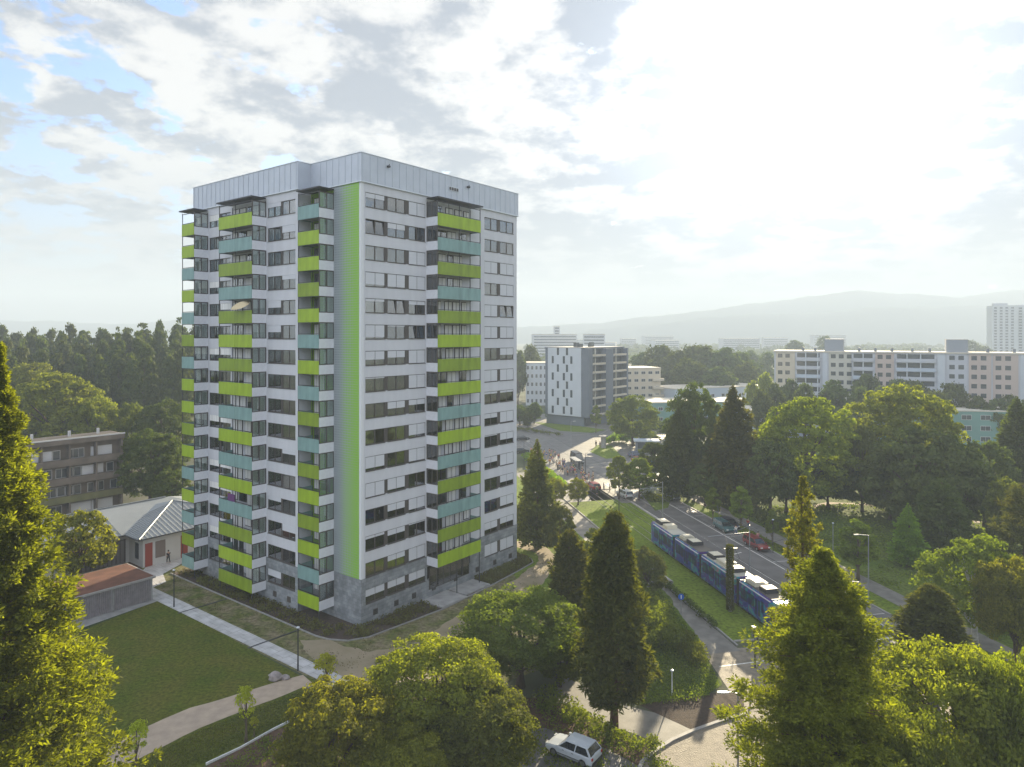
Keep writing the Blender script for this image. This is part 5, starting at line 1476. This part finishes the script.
hw = 1.2
for i, (a, b2) in enumerate(segs):
    m = MB(); rings = []
    xs = [a, b2]; 
    front = i == len(segs)-1; rear = i == 0
    st = [(a,0),(b2,0)]
    if rear: st = [(a,.55),(a+.5,.2),(a+1.3,0),(b2,0)]
    if front: st = [(a,0),(b2-1.6,0),(b2-.6,.2),(b2,.55)]
    for X, k in st:
        w_ = hw*(1-.25*k); zt = 3.25-.25*k; 
        rings.append([(X,-w_*.96,.32),(X,-w_,.5),(X,-w_,2.95-.2*k),(X,-w_*.88,zt),(X,w_*.88,zt),(X,w_,2.95-.2*k),(X,w_,.5),(X,w_*.96,.32)])
    m.loft(rings); bo = m.build('body_section', MU, tram)
    ya = hw+.004
    lo_, hi_ = (a+(1.5 if rear else .35), b2-(1.9 if front else .35))
    for s in (-1, 1):
        m = MB(); x = lo_
        while x < hi_-.8:
            x2 = min(x+1.55, hi_); m.box(x, x2-.12, s*ya, s*(ya+.012), 1.35, 2.55); x = x2
        m.build('window_band', TRD, bo)
    m = MB()
    for s in (-1, 1): m.box(a+.1 if not rear else a+1.2, b2-.1 if not front else b2-1.5, s*(hw-.10), s*(hw+.02), 3.0, 3.09)
    m.build('roof_trim', TRW, bo)
    for s in (-1, 1):
        xd = (a+b2)/2-.65
        m = MB(); m.box(xd, xd+1.3, s*(ya+.014), s*(ya+.03), .45, 2.6); m.mi = 1; m.box(xd+.12, xd+.58, s*(ya+.032), s*(ya+.04), .8, 2.45); m.box(xd+.72, xd+1.18, s*(ya+.032), s*(ya+.04), .8, 2.45)
        m.build('door', [MU, TRD], tram)
    # roof: pale deck and equipment boxes
    m = MB(); m.box(a+(1.3 if rear else .1), b2-(1.4 if front else .1), -1.0, 1.0, 3.252, 3.30); m.build('roof_deck', TRF if i % 2 == 0 else mat('roof_deck_dark', (.10,.085,.07), .6), tram)
    x = a+(.9 if rear else .6)
    for j in range(3):
        ln_ = (2.0, 1.3, 1.7)[(i+j)%3]
        if x+ln_ > b2-(1.4 if front else .4): break
        m = MB(); m.box(x, x+ln_, -.78, .78, 3.302, 3.66+.08*(j%2)); m.mi = 1; m.box(x+.1, x+ln_-.1, -.62, .62, 3.75, 3.78)
        m.build('roof_unit', [RBX if (i+j) % 2 else BEL, RBX], tram); x += ln_+.75
    if i < 3:
        m = MB(); rg = []
        for k in range(7):
            w_ = (hw-.08) if k % 2 else (hw-.2); X = b2+.003+(.794)*k/6
            rg.append([(X,-w_,.4),(X,-w_,3.05),(X,w_,3.05),(X,w_,.4)])
        m.loft(rg); m.build('bellows', BEL, tram)
    m = MB()
    for wx in (a+1.6, b2-2.2):
        for s in (-1,1): m.tube([(wx, s*.7, .33),(wx, s*.95, .33)], .33, 12)
    m.build('bogie', BEL, tram)
for (X, s) in ((0,-1),(32.6,1)):
    m = MB(); X1 = X+s*.012
    m.hexa([(X1,-.8,1.2),(X1,.8,1.2),(X1-s*.02,.8,1.2),(X1-s*.02,-.8,1.2),(X1-s*.0,-.72,2.6),(X1,.72,2.6),(X1-s*.02,.72,2.6),(X1-s*.02,-.72,2.6)]); m.build('windscreen', TRD, tram)
    for t in (-.7,.5):
        m = MB(); m.box(X1-.02, X1+.02, t, t+.2, .7, .88); m.build('headlight', HL, tram)
m = MB(); m.tube([(21,-.5,3.7),(22.2,-.5,4.6),(21,-.5,5.45)], .03, 5); m.tube([(21,.5,3.7),(22.2,.5,4.6),(21,.5,5.45)], .03, 5); m.box(20.9,21.1,-.85,.85,5.42,5.48); m.build('pantograph', M['dark_metal'], tram)
# ---- ivy pylon and overhead line
x, y = G(730, 611)
py_ = empty('ivy_pylon', (x, y, 0), RTH, 'tall pillar covered in dark ivy between pavement and tram', 'pylon')
m = MB(); m.tube([(0,0,0),(0,0,7.1)], .22, 10); m.build('post', M['concrete'], py_)
r_ = rs(3); n = 6000; th = r_.uniform(0, 2*PI, n); z = r_.uniform(.15, 7.3, n); rad = .36+.05*r_.normal(size=n)
top = r_.rand(n) < .06; rad[top] *= r_.rand(top.sum())**.5; z[top] = 7.3
C = np.stack([np.cos(th)*rad, np.sin(th)*rad, z], 1); O = np.stack([np.cos(th), np.sin(th), .2+0*th], 1)
V, Fq = leafcloud(r_, C, O, .16); me = mesh_np('ivy', V, Fq, M['L_conifer']); o = D.objects.new('ivy', me); link(o, py_)
m = MB(); m.box(.42,.5,-.2,.2,1.6,2.1); m.build('sign_plate', M['strip'], py_)
def wire(pts, label, r0=.028, name='overhead_wire'):
    m = MB(); m.tube(pts, r0, 4); o = m.build(name, M['dark_metal']); tag(o, label, 'wire', 'overhead tram wires')
def sag(p, q, s, n=8): return [tuple(Vector(p).lerp(Vector(q), i/n)+Vector((0,0,-s*4*(i/n)*(1-i/n)))) for i in range(n+1)]
wire(sag(RP(40.5,30,5.6), RP(40.5,190,5.6), .15), 'thin contact wire above the nearer tram track')
wire(sag(RP(44.1,30,5.6), RP(44.1,190,5.6), .15), 'thin contact wire above the farther tram track')
wire(sag((x,y,7.2), RP(47.2,72,7.0), .35), 'cross wire running from the ivy pillar over the tram')
wire(sag((x,y,6.6), RP(47.2,88,7.0), .35), 'second cross wire running from the ivy pillar away over the road')
def lamp_post(px_, py_base, h, label, arm=.9, ang=0, name='street_lamp', cat='street lamp', Z=None, m_=None, r0=.06):
    if Z: X, Y = (px_-CX)*Z/F, Z
    else: X, Y = G(px_, py_base)
    e = empty(name, (X, Y, 0), ang, label, cat)
    mt = m_ or M['grey_metal']
    m = MB(); m.tube([(0,0,0),(0,0,h*.5),(0,0,h)], [r0*1.3, r0, r0*.8], 8); m.build('post', mt, e)
    if arm:
        m = MB(); m.tube([(0,0,h-.03),(arm*.5,0,h+.06),(arm,0,h+.07)], r0*.6, 6); m.build('arm', mt, e)
        m = MB(); m.loft([[(arm-.25+q, s*.14*(1-abs(q-.35)), h+zz_) for (s, zz_) in ((-1,.03),(-1,.10),(1,.10),(1,.03))] for q in (0,.2,.5,.75)]); m.build('lamp_head', M['flash'], e)
    else:
        m = MB(); m.loft([[(rr_*math.cos(2*PI*i/10), rr_*math.sin(2*PI*i/10), h+z_) for i in range(10)] for rr_, z_ in ((.05,0),(.13,.03),(.16,.08),(.12,.14),(.02,.17))]); m.build('lamp_head', M['flash'], e)
    return e
lamp_post(174, 607, 4.1, 'dark lamp post at the top of the path near the shed', 0, m_=M['dark_metal'])
lamp_post(298, 671, 3.9, 'dark lamp post beside the boulders on the path below the tower', 0, m_=M['dark_metal'])
lamp_post(738, 0, 6.2, 'grey street lamp standing on the cobbled street at the bottom', .9, PI, Z=47)
lamp_post(672, 695, 2.0, 'short white bollard lamp on the dark slope', 0, m_=M['strip'], r0=.05)
lamp_post(858, 0, 7.0, 'pale catenary mast with a side arm behind the golden conifer', 2.0, PI, name='catenary_mast', cat='mast', Z=66)
lamp_post(665, 484, 6.4, 'tall thin lamp mast by the park edge conifers', .8, PI)
lamp_post(619, 512, 5.6, 'dark mast at the crossing beside the lit lawn', 1.2, PI, m_=M['dark_metal'])
lamp_post(585.5, 481, 5.8, 'dark mast standing behind the crowd at the tram stop', .8, 0, m_=M['dark_metal'])
lamp_post(524, 470, 6.5, 'dark mast between the tower edge and the pointed conifer', .8, 0, m_=M['dark_metal'])
lamp_post(571, 447, 7.0, 'lamp mast in front of the cube-shaped block', .8, 0)
lamp_post(833, 552, 4.0, 'thin lamp post on the verge behind the open top of the golden conifer', .0)
lamp_post(773, 553, 4.6, 'thin dark post by the red car', .0, m_=M['dark_metal'], r0=.04)
for a_, lab_ in ((78,'slim catenary mast between tram and road, nearest to the golden conifer'),(104,'slim catenary mast between tramway and road beside the tram rear'),(126,'slim catenary mast near the crossing at the tramway end')):
    X_, Y_ = RP(46.2, a_); e = empty('catenary_mast', (X_, Y_, 0), RTH, lab_, 'mast')
    m = MB(); m.tube([(0,0,0),(0,0,7.0)], [.09,.06], 8); m.build('post', M['grey_metal'], e)
    m = MB(); m.tube([(0,0,6.1),(0,5.6,5.9)], .035, 6); m.tube([(0,0,6.9),(0,3.2,6.0)], .02, 5); m.build('arm', M['grey_metal'], e)
for a_, lab_ in ((70,'street lamp on the right verge behind the golden conifer'),(118,'street lamp on the right verge behind the teal car')):
    X_, Y_ = RP(56.6, a_); e = empty('street_lamp', (X_, Y_, 0), RTH+PI/2, lab_, 'street lamp')
    m = MB(); m.tube([(0,0,0),(0,0,7.4)], [.08,.05], 8); m.build('post', M['grey_metal'], e)
    m = MB(); m.tube([(0,0,7.38),(1.4,0,7.55)], .035, 6); m.build('arm', M['grey_metal'], e)
    m = MB(); m.box(1.3,1.9,-.12,.12,7.5,7.6); m.build('lamp_head', M['kerb'], e)
# traffic light near the tramway end
x, y = G(755, 668)
e = empty('traffic_light', (x, y, 0), RTH, 'traffic signal on a dark post at the end of the tramway grass', 'traffic light')
m = MB(); m.tube([(0,0,0),(0,0,3.6)], .07, 8); m.build('post', M['dark_metal'], e)
for k, (dx, z) in enumerate(((.2,2.8),(-.28,2.4))):
    m = MB(); m.box(dx-.15, dx+.15, -.14, .14, z, z+.95); q = m.build('signal_box', M['grey_metal'], e)
    for j in range(3):
        m = MB(); m.tube([(dx-.15,0,z+.18+.29*j),(dx-.22,0,z+.18+.29*j)], .1, 8); m.build('lens', BK, q)
x, y = G(681, 616)
e = empty('road_sign', (x, y, 0), PI/2, 'small blue round sign on a thin post beside the pavement', 'sign')
m = MB(); m.tube([(0,0,0),(0,0,2.4)], .035, 6); m.build('post', M['grey_metal'], e)
m = MB(); m.tube([(-.06,0,2.1),(-.035,0,2.1)], .34, 20); m.build('sign_disc', mat('sign_blue', (.02,.10,.40), .4), e)
m = MB(); m.box(-.075,-.061,-.04,.04,1.9,2.3); m.build('sign_symbol', M['strip'], e)
x, y = G(971, 668)
e = empty('utility_cabinet', (x, y, 0), .3, 'pale utility cabinet on the park path behind the dark pointed conifer', 'cabinet')
m = MB(); m.box(-.4,.4,-.25,.25,0,1.5); m.mi=1; m.box(-.45,.45,-.3,.3,1.5,1.58); m.build('casing', [M['kerb'], M['flash']], e)
m = MB(); m.box(-.36,-.01,-.28,-.252,.1,1.4); m.box(.01,.36,-.28,-.252,.1,1.4); m.build('door', M['flash'], e)
# kiosk, advertising column
x, y = G(634, 452)
e = empty('kiosk', (x, y, 0), -.12, 'low kiosk with a pale blue flat roof at the far end of the junction', 'kiosk')
m = MB(); m.box(.5,6.0,.5,3.5,0,2.7); m.build('wall', B_['cube_dark'], e); m = MB(); m.box(0,6.6,0,4.2,2.702,3.0); m.build('roof', B_['bluepanel'], e)
m = MB(); m.box(1,5.4,.42,.497,.9,2.3); m.build('window', B_['win'], e)
x, y = G(603.5, 448)
e = empty('advertising_column', (x, y, 0), 0, 'pale advertising column with a wide cap at the far junction', 'column')
m = MB(); m.tube([(0,0,0),(0,0,3.0)], .7, 14); m.build('drum', M['kerb'], e); m = MB(); m.tube([(0,0,3.0),(0,0,3.3),(0,0,3.5)], [1.3,1.3,.3], 14); m.build('cap', M['kerb'], e)
# shelter at the tram stop
x, y = RP(46.0, 150)
e = empty('tram_shelter', (x, y, .12), RTH, 'glass waiting shelter behind the crowd at the tram stop', 'shelter')
for X in (-2.5, 0, 2.5):
    m = MB(); m.tube([(X,0,0),(X,0,2.4)], .05, 6); m.build('post', M['grey_metal'], e)
m = MB(); m.box(-2.8,2.8,-.3,1.2,2.4,2.48); m.build('roof', M['grey_metal'], e)
m = MB(); m.box(-2.45,2.45,-.02,.0,.3,2.2); m.build('glass_wall', M['glass_open'], e)
m = MB(); m.box(-1.5,1.5,.15,.5,.42,.48); m.box(-1.4,-1.3,.2,.45,0,.42); m.box(1.3,1.4,.2,.45,0,.42); m.build('bench', M['grey_metal'], e)
# boulders
def boulder(px_, py_, r0, label, sq=.8, seed=1):
    x, y = G(px_, py_); r_ = rs(seed); m = MB(); rings = []
    for i in range(6):
        t = i/5; rr_ = math.sin(PI*(.18+.80*t))**.7
        rings.append([(r0*rr_*math.cos(2*PI*k/10)*r_.uniform(.85,1.12), r0*.8*rr_*math.sin(2*PI*k/10)*r_.uniform(.85,1.12), r0*1.6*sq*t-.05) for k in range(10)])
    m.loft(rings); o = m.build('boulder', mat('boulder_stone_%d' % seed, (.30,.26,.25), .85, var=.25, scale=3, bump=.5), None, (x, y, 0)); tag(o, label, 'boulder')
boulder(275, 680, .62, 'larger pinkish grey boulder on the lawn corner by the lamp post', .85, 1)
boulder(285, 679, .42, 'smaller boulder leaning right of the larger one', .7, 2)
boulder(309, 687, .42, 'flat pale stone on the lower lawn beyond the pink path', .35, 3)
# fence pickets by the park
m = MB()
e = empty('park_fence', (*RP(57.6,104), 0), RTH, 'thin low metal fence between pavement and park behind the parked cars', 'fence')
m = MB(); m.tube([(-9,0,1.0),(9,0,1.0)], .03, 5); m.tube([(-9,0,.5),(9,0,.5)], .02, 5); m.build('rail', M['grey_metal'], e)
for i in range(7):
    m = MB(); m.tube([(-9+3*i,0,0),(-9+3*i,0,1.05)], .035, 5); m.build('post', M['grey_metal'], e)

# ---- people
SK = mat('skin', (.42,.26,.18), .6); HR = mat('hair_dark', (.04,.03,.02), .8)
CL = {n_: mat('cloth_'+n_, c, .85) for n_, c in dict(red=(.35,.04,.04), blue=(.06,.10,.30), white=(.60,.60,.58), black=(.03,.03,.035), grey=(.22,.22,.23), pink=(.50,.20,.22), yellow=(.50,.38,.06), green=(.07,.20,.08), orange=(.45,.16,.04), denim=(.06,.09,.17), beige=(.38,.31,.22), violet=(.16,.07,.22)).items()}
def ell(cx, cy, z, a, b2, n=10): return [(cx+a*math.cos(2*PI*i/n), cy+b2*math.sin(2*PI*i/n), z) for i in range(n)]
def skin_mesh(name, verts, edges, radii, root=0, lvl=1):
    me = D.meshes.new(name); me.from_pydata(verts, edges, []); o = D.objects.new(name, me); COL.objects.link(o)
    s = o.modifiers.new('s', 'SKIN'); s.use_smooth_shade = True
    sv = me.skin_vertices[0].data
    for i, r_ in enumerate(radii):
        sv[i].radius = (r_, r_) if not isinstance(r_, tuple) else r_
        sv[i].use_root = (i == root)
    ss = o.modifiers.new('u', 'SUBSURF'); ss.levels = lvl; ss.render_levels = lvl
    bpy.context.view_layer.update()
    dg = bpy.context.evaluated_depsgraph_get()
    out_ = D.meshes.new_from_object(o.evaluated_get(dg)); D.objects.remove(o); return out_
def person_meshes(pose):
    """facing +x; stride and arm angles by pose"""
    st = {'stand':.04,'walk':.26,'shift':.1}[pose]; ar = {'stand':.03,'walk':.2,'shift':.12}[pose]
    hip, kn, an = .92, .50, .09
    J = [(0,0,hip),(0,0,1.18),(0,0,1.40),(0,0,1.50),(.02,0,1.58),(.02,0,1.66),(.015,0,1.73),   # 0-6 pelvis..crown
         (0,.10,.88),(st*.55,.10,kn),(st*.6-.0,.10,an),(st*.6+.15,.10,.04),                       # 7-10 left leg
         (0,-.10,.88),(-st*.3,-.10,kn),(-st*.9,-.10,an+.02),(-st*.9+.15,-.10,.04),                # 11-14 right leg
         (0,.19,1.38),(-ar*.5,.24,1.12),(ar*.2,.25,.88),(ar*.35,.25,.80),                         # 15-18 left arm
         (0,-.19,1.38),(ar*.4,-.24,1.12),(ar*1.0,-.25,.90),(ar*1.2,-.25,.82)]
    E = [(0,1),(1,2),(2,3),(3,4),(4,5),(5,6),(0,7),(7,8),(8,9),(9,10),(0,11),(11,12),(12,13),(13,14),(2,15),(15,16),(16,17),(17,18),(2,19),(19,20),(20,21),(21,22)]
    R0 = [.13,.125,.12,.055,.085,.105,.07,.09,.06,.042,.04,.09,.06,.042,.04,.06,.045,.034,.03,.06,.045,.034,.03]
    body = skin_mesh('body', J, E, R0)
    top = skin_mesh('shirt', [J[i] for i in (1,0,2,15,16,19,20)], [(0,1),(0,2),(2,3),(3,4),(2,5),(5,6)], [.145,.15,.145,.085,.066,.085,.066])
    leg = skin_mesh('trousers', [(0,0,.96),J[7],J[8],(J[9][0],.10,.14),J[11],J[12],(J[13][0],-.10,.16)], [(0,1),(1,2),(2,3),(0,4),(4,5),(5,6)], [.145,.105,.078,.062,.105,.078,.062])
    hair = MB(); hair.loft([ell(.0,0,1.60,.108,.098),ell(-.02,0,1.68,.118,.104),ell(-.01,0,1.75,.09,.085),ell(-.01,0,1.785,.03,.03)]); ho_ = hair.build('hair', HR, link_=False)
    hm_ = ho_.data; D.objects.remove(ho_)
    for m_, mt in ((body, SK), (top, CL['red']), (leg, CL['denim'])):
        m_.materials.clear(); m_.materials.append(mt)
    return body, top, leg, hm_
POSE = {p: person_meshes(p) for p in ('stand','walk','shift')}
def person(x, y, z, ang, pose, top, leg, label, h=1.74, group=None):
    e = empty('person', (x, y, z), ang, label, 'person', group); s = h/1.78; e.scale = (s,s,s)
    for nm, me in zip(('body','shirt','trousers','hair'), POSE[pose]):
        o = D.objects.new(nm, me); link(o, e)
        if nm in ('shirt','trousers'):
            o.material_slots[0].link = 'OBJECT'; o.material_slots[0].material = CL[top if nm == 'shirt' else leg]
    return e
_p = Vector(G(143,568))+U*2.9-V_*.85; person(_p.x, _p.y, .03, 2.6, 'walk', 'black', 'black', 'person in dark clothes walking along the pavilion wall', 1.8)
cols = ['red','blue','white','black','grey','pink','yellow','green','orange','beige','violet']
lg = ['denim','black','grey','beige']
for i in range(78):
    a = random.uniform(131, 173); o_ = random.uniform(41.5, 46.5)-(a-131)*.03
    if i > 66: a = random.uniform(124, 131); o_ = random.uniform(36, 46)
    c_ = random.choice(cols); l_ = random.choice(lg); x, y = RP(o_, a)
    person(x, y, .12 if a > 130 else .03, random.random()*6.28, random.choice(('stand','stand','walk','shift')), c_, l_,
           'person in a %s top and %s trousers in the crowd at the tram stop' % (c_, l_), random.uniform(1.6,1.85), 'people waiting at the tram stop')
for i, (px_, py2, c_) in enumerate(((722,534,'white'),(727,523,'violet'),(744,541,'pink'),(734,527,'red'))):
    x, y = G(px_+14, py2+2); person(x, y, .03, RTH+PI*(i%2), 'walk', c_, 'denim', 'person in a %s top on the park path near the parked cars' % c_, 1.72)
for i, (px_, py2, c_) in enumerate(((596,447,'black'),(600,448,'grey'))):
    x, y = G(px_, py2); person(x, y, .07, 1.0+i, 'stand', c_, 'black', 'person in %s standing left of the advertising column' % c_, 1.78)
# ================================================================ camera, sky, sun, air
cam = D.cameras.new('camera'); co = D.objects.new('camera', cam); COL.objects.link(co)
co.location = (0, 0, CAMZ); co.rotation_euler = (PI/2, 0, 0)
cam.sensor_width = 36; cam.lens = F/1024*36; cam.shift_y = -(383.5-HY)/1024
cam.clip_start = .5; cam.clip_end = 20000
SC.camera = co
SUN_AZ = math.atan2(.385, .923)      # to the right of the view direction
SUN_EL = R_(15.5)
sd = Vector((math.sin(SUN_AZ)*math.cos(SUN_EL), math.cos(SUN_AZ)*math.cos(SUN_EL), math.sin(SUN_EL)))
L = D.lights.new('sun', 'SUN'); L.energy = 5.0; L.angle = R_(.6); L.color = (1, .85, .58)
lo = D.objects.new('sun', L); COL.objects.link(lo); lo.rotation_euler = (-sd).to_track_quat('-Z', 'Y').to_euler()
W = D.worlds.new('World'); SC.world = W; W.use_nodes = True
nt = W.node_tree; nt.nodes.clear(); ln = nt.links
out = N(nt, 'ShaderNodeOutputWorld'); bg = N(nt, 'ShaderNodeBackground')
sky = N(nt, 'ShaderNodeTexSky'); sky.sky_type = 'NISHITA'; sky.sun_disc = False
sky.sun_elevation = SUN_EL; sky.sun_rotation = SUN_AZ
sky.dust_density = 2.0; sky.air_density = 1.0; sky.ozone_density = 1.5
tc = N(nt, 'ShaderNodeTexCoord')
def math_(op, a, b=None, clamp=False):
    n = N(nt, 'ShaderNodeMath', operation=op); n.use_clamp = clamp
    for i, v in enumerate((a, b)):
        if v is None: continue
        if isinstance(v, (int, float)): n.inputs[i].default_value = v
        else: ln.new(v, n.inputs[i])
    return n.outputs[0]
def vmath(op, a, b=None):
    n = N(nt, 'ShaderNodeVectorMath', operation=op)
    for i, v in enumerate((a, b)):
        if v is None: continue
        if isinstance(v, tuple): n.inputs[i].default_value = v
        else: ln.new(v, n.inputs[i])
    return n
def mrange(v, a, b, c_, d_, smooth=False):
    n = N(nt, 'ShaderNodeMapRange'); n.clamp = True
    if smooth: n.interpolation_type = 'SMOOTHSTEP'
    n.inputs['From Min'].default_value = a; n.inputs['From Max'].default_value = b
    n.inputs['To Min'].default_value = c_; n.inputs['To Max'].default_value = d_
    ln.new(v, n.inputs[0]); return n.outputs[0]
def mix(f, a, b):
    n = N(nt, 'ShaderNodeMix', data_type='RGBA')
    for s, v in (('Factor', f), ('A', a), ('B', b)):
        if isinstance(v, float): n.inputs[s].default_value = v
        elif isinstance(v, tuple): n.inputs[s].default_value = (*v, 1)
        else: ln.new(v, n.inputs[s])
    return n.outputs['Result']
dirn = vmath('NORMALIZE', tc.outputs['Generated']).outputs[0]
sep = N(nt, 'ShaderNodeSeparateXYZ'); ln.new(dirn, sep.inputs[0])
zup = sep.outputs[2]
# clouds lie on a level high above: project the direction on it
den = math_('ADD', math_('MAXIMUM', zup, 0.0), .26)
cx_ = math_('DIVIDE', sep.outputs[0], den); cy_ = math_('DIVIDE', sep.outputs[1], den)
cv = N(nt, 'ShaderNodeCombineXYZ'); ln.new(cx_, cv.inputs[0]); ln.new(cy_, cv.inputs[1])
def cnoise(scale, detail, rough, off, dist=0.0):
    mp = N(nt, 'ShaderNodeMapping'); mp.inputs['Location'].default_value = off
    ln.new(cv.outputs[0], mp.inputs[0])
    n = N(nt, 'ShaderNodeTexNoise'); n.inputs['Scale'].default_value = scale; n.inputs['Detail'].default_value = detail
    n.inputs['Roughness'].default_value = rough; n.inputs['Distortion'].default_value = dist
    ln.new(mp.outputs[0], n.inputs['Vector']); return n.outputs[0]
n1 = cnoise(6.0, 10, .60, (3.1, 1.7, 0.0), .15)
n2 = cnoise(4.6, 8, .6, (9.3, 4.2, 2.0), .15)
n3 = cnoise(7.5, 7, .6, (1.3, 7.2, 5.0), .2)
sdot = vmath('DOT_PRODUCT', dirn, tuple(sd)).outputs['Value']
near = mrange(sdot, .55, 1.0, 0, 1)                 # 1 towards the sun
cover = mrange(math_('ADD', n1, math_('MULTIPLY', near, .22)), .455, .53, 0, 1, True)
thick = mrange(math_('ADD', math_('MULTIPLY', n2, .62), math_('MULTIPLY', n3, .38)), .44, .57, 0, 1, True)
lit = (1.0, 1.0, 1.0); shade = (.46, .52, .62)
cl = mix(thick, lit, shade)
# base strength of cloud light, towards the sun brighter (silver lining, forward scatter)
g1 = math_('POWER', math_('MAXIMUM', sdot, 0.0), 7.0)
g2 = math_('POWER', math_('MAXIMUM', sdot, 0.0), 45.0)
gl = math_('ADD', math_('ADD', 2.3, math_('MULTIPLY', g1, .45)), math_('MULTIPLY', g2, 5.0))
gl = math_('ADD', gl, mrange(sdot, .40, -.5, 0, 5.8, True))     # extra cloud brightness added out of view behind the camera to lift shaded faces
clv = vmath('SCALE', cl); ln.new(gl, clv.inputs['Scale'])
skyc = vmath('SCALE', sky.outputs[0]); skyc.inputs['Scale'].default_value = .60
skt = N(nt, 'ShaderNodeMix', data_type='RGBA', blend_type='MULTIPLY'); skt.inputs['Factor'].default_value = 1; skt.inputs['B'].default_value = (.72, .92, 1.25, 1)
ln.new(skyc.outputs[0], skt.inputs['A'])
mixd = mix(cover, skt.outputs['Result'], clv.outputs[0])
# towards the horizon everything closes into a pale grey deck
hz = mrange(zup, .02, .30, 1, 0, True)
hcol = vmath('SCALE', (.86, .89, .96)); 
ln.new(math_('ADD', 1.62, math_('MULTIPLY', g1, .1)), hcol.inputs['Scale'])
hcol.inputs[0].default_value = (.76, .83, .95)
mixd = mix(math_('MULTIPLY', hz, .85), mixd, hcol.outputs[0])
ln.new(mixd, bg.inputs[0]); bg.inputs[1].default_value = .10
ln.new(bg.outputs[0], out.inputs[0])
# the air
hz_m = D.materials.new('haze_air'); hz_m.use_nodes = True; t = hz_m.node_tree; t.nodes.clear()
ho = N(t, 'ShaderNodeOutputMaterial'); hv = N(t, 'ShaderNodeVolumePrincipled')
hv.inputs['Color'].default_value = (.50, .585, .70, 1); hv.inputs['Density'].default_value = .00062; hv.inputs['Anisotropy'].default_value = .06
t.links.new(hv.outputs[0], ho.inputs['Volume'])
b = MB(); b.box(-3300, 3300, -400, 3300, -2.0, 228)
o = b.build('haze', hz_m); o['kind'] = 'stuff'
SC.view_settings.view_transform = 'Standard'; SC.view_settings.look = 'None'; SC.view_settings.gamma = 1
SC.view_settings.exposure = 2.0
SC.render.engine = 'CYCLES'
SC.cycles.use_denoising = True
SC.cycles.max_bounces = 8; SC.cycles.diffuse_bounces = 3; SC.cycles.glossy_bounces = 3; SC.cycles.transmission_bounces = 4
SC.cycles.transparent_max_bounces = 12; SC.cycles.volume_bounces = 1
SC.cycles.volume_step_rate = 1.0
SC.cycles.sample_clamp_indirect = 8
